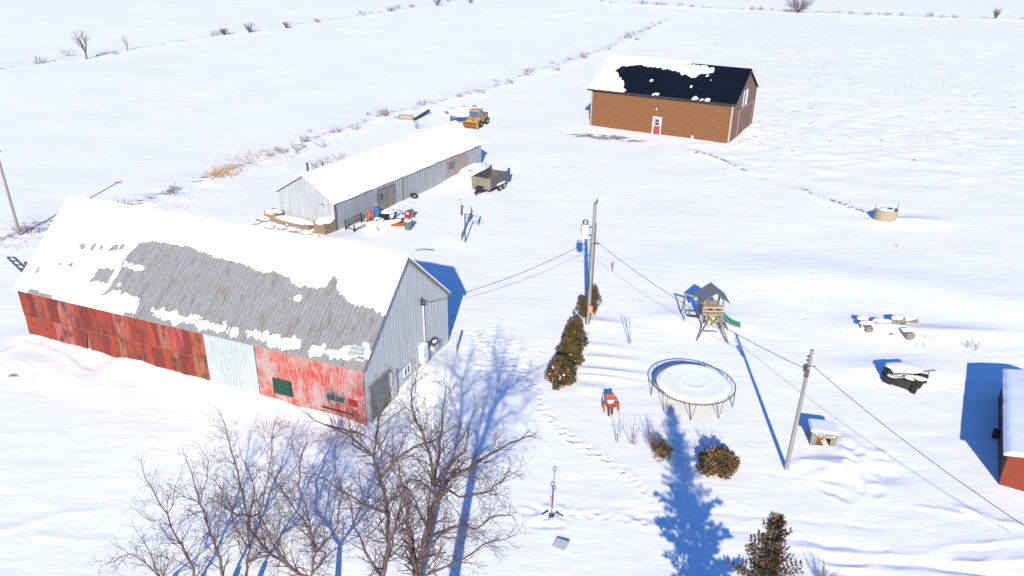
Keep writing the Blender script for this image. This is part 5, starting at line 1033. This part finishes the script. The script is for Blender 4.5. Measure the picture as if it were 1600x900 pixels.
def shrub(name, px, py, w_, d_, h_, n, seed, label, cat, cols=CED, sz=.10, group=None, inner=True):
    p = at(px, py); rg = random.Random(seed); t = empty(name, label, cat, p, 0, group); st_ = MB()
    for k in range(7): a = rg.uniform(0, 6.3); st_.tube([(0, 0, -.2), (w_*.2*math.cos(a), d_*.2*math.sin(a), h_*.4), (w_*.33*math.cos(a), d_*.33*math.sin(a), h_*.8)], [.05, .03, .01], 5)
    st_.build('trunk', M['bark'], t); b = MB()
    for k in range(int(n*.62)):
        a = rg.uniform(0, 6.3); z = rg.random(); rr_ = (1-.65*z**1.6)*rg.uniform(.3, 1.15)
        c = Vector((w_*.5*rr_*math.cos(a), d_*.5*rr_*math.sin(a), .1+h_*z*.9)); s = rg.uniform(.16, .34); leafclump(b, c, (s, s, s*1.3), 130, rg, [rg.choice(cols), rg.choice(cols)], sz*1.15, up=.6)
    b.build('crown', M['foliage'], t)
    if cat == 'shrub' and n > 60:
        sn = MB()
        for k in range(16):
            a = rg.uniform(0, 6.3); z = rg.uniform(.25, .8); rr_ = (1-.65*z**1.6)*rg.uniform(.7, 1.0); c = Vector((w_*.5*rr_*math.cos(a), d_*.5*rr_*math.sin(a)-.05, .1+h_*z)); q = rg.uniform(.03, .075)
            sn.tube([c-Vector((q, 0, 0)), c, c+Vector((q, .02, .01))], [q*.4, q*.8, q*.3], 6)
        o = sn.build('snow', M['snow'], t, smooth=True); o['kind'] = 'stuff'
    return t
shrub('cedar_shrub', 876, 598, 1.5, 1.9, 1.5, 85, 1, 'brownish cedar shrub, front one of the hedge row left of the lawn chair', 'shrub', group='cedar shrubs in the hedge row')
shrub('cedar_shrub', 889, 568, 1.5, 1.9, 1.75, 90, 2, 'olive cedar shrub in the middle of the hedge row, with snow showing through', 'shrub', group='cedar shrubs in the hedge row')
shrub('cedar_shrub', 897, 540, 1.2, 1.7, 1.75, 70, 3, 'upper cedar shrub of the hedge row just below the transformer pole', 'shrub', group='cedar shrubs in the hedge row')
shrub('cedar_shrub', 911, 496, .85, 1.0, 1.35, 34, 4, 'small cedar shrub at the left of the transformer pole foot', 'shrub', group='cedar shrubs in the hedge row')
shrub('cedar_shrub', 925, 486, .75, 1.0, 1.75, 38, 5, 'slim pointed cedar shrub standing right of the transformer pole', 'shrub', group='cedar shrubs in the hedge row')
BUSHC = [(.13, .085, .05), (.17, .10, .05), (.09, .07, .035), (.07, .06, .04), (.22, .14, .08)]
shrub('juniper_bush', 1120, 735, 2.1, 1.5, .9, 80, 6, 'round brown bush beside the tree shadow below the trampoline', 'bush', BUSHC, .13)
# spruce
def spruce():
    p = Vector((7.5, 17.1, hz(7.5, 17.1))); rg = random.Random(15); t = empty('spruce_tree', 'dark rusty-green spruce tip rising at the lower right edge', 'tree', p)
    Hh = 9.25; MB().tube([(0, 0, -.2), (0, 0, 4), (.03, 0, Hh-.2)], [.2, .13, .015], 8).build('trunk', M['bark'], t); b = MB()
    cols = [(.035, .042, .022), (.06, .055, .03), (.13, .065, .035), (.05, .045, .028), (.17, .085, .045), (.085, .075, .035)]
    z = .9
    while z < Hh:
        f = (Hh-z)/Hh; R_ = 2.35*min(1, f*1.05)**.85+.10; nb = 7 if z < 5 else 8
        a0 = rg.uniform(0, 6)
        for k in range(nb):
            a = a0+k*2*math.pi/nb+rg.uniform(-.3, .3); L_ = R_*rg.uniform(.45, 1.2); tip = Vector((L_*math.cos(a), L_*math.sin(a), L_*(.25 if f < .35 else -.02)+rg.uniform(-.06, .14))); o0 = Vector((0, 0, z)); m_ = max(3, int(L_/.11))
            side = Vector((-math.sin(a), math.cos(a), 0)); b.tube([o0, o0+tip*.9], [.02, .006], 3, (.08, .05, .035), cap=False)
            if rg.random() < .22: continue
            for i in range(m_+1):
                u_ = i/m_
                if u_ < .1: continue
                q = o0+tip*u_+Vector((0, 0, -.05*math.sin(u_*3.1)*L_)); ww = .10+.20*(1-u_)*min(1, L_); c = rg.choice(cols)
                dens = 26 if z > 5.5 else 6
                for _ in range(dens):
                    s_ = rg.uniform(-1, 1); d = (tip.normalized()*.8+side*s_+Vector((0, 0, rg.uniform(-.25, .6)))).normalized(); Ln = rg.uniform(.06, .13)*(1 if z > 5.5 else 2.6); qq = q+side*s_*ww*.8+Vector((0, 0, rg.uniform(-.05, .05))); wv = d.orthogonal().normalized(); wv = rot_about(wv, d, rg.uniform(0, 3))*Ln*(.11 if z > 5.5 else .16); j = rg.uniform(.7, 1.3)
                    b.add([qq-wv*.4, qq+d*Ln*.5-wv, qq+d*Ln, qq+d*Ln*.5+wv, qq+wv*.4], [(0, 4, 3, 2, 1)], (c[0]*j, c[1]*j, c[2]*j))
        z += .20 if z > 5.5 else .30
    b.build('crown', M['foliage'], t)
spruce()
# twiggy shrubs
SH = dict(seg=.18, wig=.10, up=.02, levels=2, sp=[.16, .14], len=[.42, .2], ang=(.35, .8), rmin=.005)
def twigs(name, px, py, n, h_, spread, seed, label, cat, spec=SH, r=.014, m='brush', group=None, stuff=None):
    p = at(px, py); rg = random.Random(seed); t = empty(name, label, cat, p, 0, group); b = MB()
    for k in range(n):
        a = rg.uniform(0, 6.3); s = spread*rg.uniform(.1, 1); d = Vector((s*math.cos(a), s*math.sin(a), 1)); grow(b, Vector((s*.3*math.cos(a), s*.3*math.sin(a), -.1)), d, h_*rg.uniform(.6, 1.05), r, 0, rg, spec)
    b.build('stems', M[m], t); return t
twigs('sapling', 964, 692, 2, 1.7, .12, 1, 'thin leafless sapling, left of the three twiggy shrubs below the lawn chair', 'sapling', r=.022)
twigs('bare_shrub', 988, 695, 7, 1.35, .35, 2, 'small grey leafless shrub between the thin sapling and the bigger brush', 'shrub')
twigs('bare_shrub', 1020, 700, 22, 1.7, .42, 3, 'dense brown leafless shrub at the left side of the spruce shadow', 'shrub', r=.016)
t = shrub('bramble', 1032, 712, .9, .8, .55, 16, 9, 'low tangle of brown dead leaves at the foot of the dense leafless shrub', 'bramble', BUSHC, .09)
twigs('bare_shrub', 1108, 722, 20, 1.5, .8, 4, 'sparse twigs rising behind the round brown bush', 'shrub', r=.014)
twigs('bare_shrub', 1285, 912, 26, 1.0, .55, 5, 'grey leafless shrub at the bottom edge right of the spruce', 'shrub', m='brush', r=.012)
twigs('weed_plant', 1518, 543, 12, .8, .9, 6, 'dry weed tuft in a drift at the far right beyond the log pile', 'weeds')
twigs('weed_plant', 1447, 530, 8, .4, 1.2, 7, 'faint dry weeds right of the log pile', 'weeds')
twigs('weed_plant', 1440, 540, 5, .3, 1.0, 17, 'few dry sprigs in the snow between the log pile and the black cart', 'weeds')
twigs('weed_plant', 1402, 385, 5, .4, .8, 27, 'tiny dry sprig in the snow below the concrete ring', 'weeds')
twigs('bare_shrub', 482, 275, 1, .1, .1, 8, 'leafless purple-brown shrub behind the left end of the shed roof', 'shrub')
bpy.data.objects.remove([o for o in bpy.data.objects if o.name.startswith('stems')][-1]); last = [o for o in bpy.data.objects if o.type == 'EMPTY' and o.name.startswith('bare_shrub')][-1]; bpy.data.objects.remove(last)
FAR = dict(seg=.5, wig=.12, up=.02, levels=2, sp=[.5, .4], len=[1.1, .6], ang=(.35, .8), rmin=.018)
for k, (px, py, n, h_, s, lb2) in enumerate(((512, 268, 14, 2.0, .6, 'leafless brown shrub standing just behind the long shed roof'), (492, 270, 10, 1.6, .6, 'leafless shrub behind the shed beside its stovepipe'), (530, 255, 8, 1.5, .6, 'smaller leafless shrub behind the shed roof, right of the stovepipe'),
        (465, 240, 7, 1.6, .6, 'sparse weed clump in the drift line above the shed gable'), (652, 201, 8, 1.3, .7, 'small leafless bush beyond the middle of the shed roof'), (505, 230, 8, 1.0, .9, 'low brush on the snow bank above the shed'))):
    twigs('bare_shrub', px, py, n, h_, s, 30+k, lb2, 'shrub', FAR, .02, group='shrubs behind the shed')
def far_tree(px, py, h_, s, seed, label, n=1, r=.12, tf=.22):
    sp = dict(seg=.7, wig=.10, up=.03, levels=3, sp=[.45, .45, .4], len=[h_*.38, h_*.2, h_*.1], ang=(.3, .75), rmin=.022)
    p = at(px, py); rg = random.Random(seed); t = empty('far_tree', label, 'tree', p); MB().tube([(0, 0, -.3), (.1, 0, h_*tf)], [r*1.3, r], 8).build('trunk', M['bark'], t); b = MB()
    for k in range(n): a = k*6.28/n+rg.random(); grow(b, Vector((.1, 0, h_*(tf-.02))), Vector((s*math.cos(a)*rg.uniform(.3, 1), s*math.sin(a), 1)), h_*.8*rg.uniform(.8, 1), r*.7, 0, rg, sp)
    b.build('crown', M['twig'], t)
far_tree(135, 92, 5.4, .45, 41, 'lone leafless tree on the far left field boundary', 6, .15)
far_tree(199, 79, 3.4, .3, 42, 'slim leafless tree right of the lone tree on the far boundary', 3, .08)
far_tree(1246, 19, 7.5, 1.3, 43, 'wide leafless tree at the top edge of the far field', 18, .13, .05)
rg = random.Random(77)
FW = dict(seg=.6, wig=.12, up=.02, levels=1, sp=[.4], len=[.6], ang=(.35, .9), rmin=.02)
def bushline(name, L_, cnt, hlo, hhi, label, group, name2='field_bush', big=()):
    tot = [0]
    for a, c in zip(L_[:-1], L_[1:]): tot.append(tot[-1]+math.dist(a, c))
    protos = []
    for q in range(4):
        b = MB(); r_ = random.Random(q+len(L_))
        for k in range(16): a = r_.uniform(0, 6.3); s = r_.uniform(.1, .9); grow(b, Vector((s*.8*math.cos(a), s*.8*math.sin(a), -.1)), Vector((s*math.cos(a)*.6, s*math.sin(a)*.6, 1)), r_.uniform(.5, 1.1), .022, 0, r_, FW)
        o = b.build(name, M['brush'], None); protos.append(o)
    used = set()
    for i in range(cnt):
        s = rg.uniform(0, tot[-1]); j = max(k for k in range(len(tot)) if tot[k] <= s); j = min(j, len(L_)-2); f = (s-tot[j])/(tot[j+1]-tot[j]); x_ = L_[j][0]+(L_[j+1][0]-L_[j][0])*f+rg.gauss(0, 1.3); y_ = L_[j][1]+(L_[j+1][1]-L_[j][1])*f+rg.gauss(0, 1.3)
        pq = protos[i % 4]
        o = pq if i < 4 else pq.copy()
        if i >= 4: COL.objects.link(o)
        h_ = rg.uniform(hlo, hhi); o.location = (x_, y_, hz(x_, y_)); o.scale = (h_*1.1, h_*1.1, h_); o.rotation_euler.z = rg.uniform(0, 6); o['_s'] = 0; del o['_s']; sec = label[min(len(label)-1, int(len(label)*s/tot[-1]))]; tag(o, sec[0], 'bush', sec[1])
bushline('field_bush', DITCH1, 46, .5, 1.5, [('low leafless bush on the far boundary left of the lone tree', 'boundary bushes left of the lone tree'), ('low leafless bush on the far boundary just right of the lone tree', 'boundary bushes right of the lone tree'), ('low leafless bush on the far boundary near the biggest dark round bush', 'boundary bushes near the biggest bush'), ('low leafless bush on the far boundary towards the top edge', 'boundary bushes near the top edge')], '')
bushline('ditch_bush', DITCH2, 60, .35, 1.0, [('dry weed bush on the ditch line behind the left end of the barn', 'ditch weeds behind the barn'), ('dry weed bush on the ditch line between the barn roof and the tan grass', 'ditch weeds by the tan grass'), ('dry weed bush on the bank behind the grey shed', 'ditch weeds behind the shed'), ('dry weed bush on the ditch line left of the brown building', 'ditch weeds left of the brown building')], '')
bushline('roadside_bush', ROW3, 46, .5, 1.5, [('low leafless bush on the top boundary left of the wide leafless tree', 'top boundary bushes left of the wide tree'), ('low leafless bush on the top boundary right of the wide leafless tree', 'top boundary bushes right of the wide tree'), ('low leafless bush on the top boundary near the right frame edge', 'top boundary bushes at the far right')], '')
for k, (px, py, h_, lb2) in enumerate(((391, 51, 2.6, 'dark round bush, biggest on the far left boundary line'), (683, 9, 3.4, 'dark bush at the top edge where the left boundary ends'), (1555, 30, 3.6, 'dark bush near the top right end of the far boundary'), (350, 54, 1.8, 'low dark bush just left of the biggest boundary bush'), (448, 44, 1.8, 'low bush right of the biggest boundary bush'), (735, 5, 2.2, 'small dark bush at the top edge right of the boundary end bush'))):
    twigs('field_shrub', px, py, 26, h_, .7, 60+k, lb2, 'bush', dict(FAR, rmin=.03), .03, m='twig')
# tan grass, beyond counting
b = MB(); rg = random.Random(3)
for (px, py, cnt, sx, sy, hh) in ((348, 269, 260, .9, 1.2, .6), (343, 275, 120, .6, .6, .5), (362, 266, 100, 1.2, 1.0, .5), (400, 248, 240, 2.2, 1.4, .4), (425, 239, 140, 1.6, 1.0, .45), (385, 252, 60, 2, 1, .3), (510, 208, 90, 2.0, 1.5, .4), (735, 153, 60, 1.5, 2, .4),
        (1255, 76, 90, 1.8, 1.0, .35), (1278, 83, 110, 2.4, 1.0, .35), (1175, 20, 70, 2.5, 1.5, .5), (1438, 24, 70, 2.5, 1.5, .5), (1245, 23, 70, 4, 1.5, .5), (270, 305, 80, 2, 1.5, .3), (20, 375, 120, 3, 1.5, .4), (75, 352, 120, 3, 1.2, .4), (235, 322, 90, 2.5, 1.2, .3)):
    p = at(px, py)
    for k in range(cnt):
        x_, y_ = p.x+rg.gauss(0, sx), p.y+rg.gauss(0, sy); z_ = hz(x_, y_)-.03; a = rg.uniform(0, 6.3); L_ = hh*rg.uniform(.5, 1.3); dx, dy = math.cos(a)*L_*.6, math.sin(a)*L_*.6; wx, wy = -math.sin(a)*.035, math.cos(a)*.035; j = rg.uniform(.7, 1.15)
        b.add([(x_-wx, y_-wy, z_), (x_+wx, y_+wy, z_), (x_+dx, y_+dy, z_+L_*.7)], [(0, 1, 2)], (.52*j, .33*j, .13*j))
o = b.build('dry_grass', M['straw'], None); tag(o, 'tan dry grass tufts poking from the snow along the ditch and field edges', 'grass', kind='stuff')
# stones along the two dark rock lines in the snow
rg = random.Random(12)
for L_, cnt, nm in ((ROCKS, 15, 'upper'), (ROCKS2, 16, 'lower')):
    pr_ = lumpy('ditch_stone', (0, 0, 0), (.24, .16, .08), M['stone'], None, 90+cnt, n=6)
    for i in range(cnt):
        o = pr_ if i == 0 else pr_.copy()
        if i: COL.objects.link(o)
        s = rg.uniform(0, len(L_)-1.001); j = int(s); f = s-j; x_ = L_[j][0]+(L_[j+1][0]-L_[j][0])*f+rg.gauss(0, .25); y_ = L_[j][1]+(L_[j+1][1]-L_[j][1])*f+rg.gauss(0, .25)
        o.location = (x_, y_, hz(x_, y_)-.02); k = rg.uniform(.5, 1.2); o.scale = (k, k, k); o.rotation_euler.z = rg.uniform(0, 6)
        tag(o, ('small dark stone in the line of stones in front of the brown building' if nm == 'upper' else 'small dark stone in the line of stones left of the concrete ring'), 'stone', 'stones of the %s stone line' % nm)
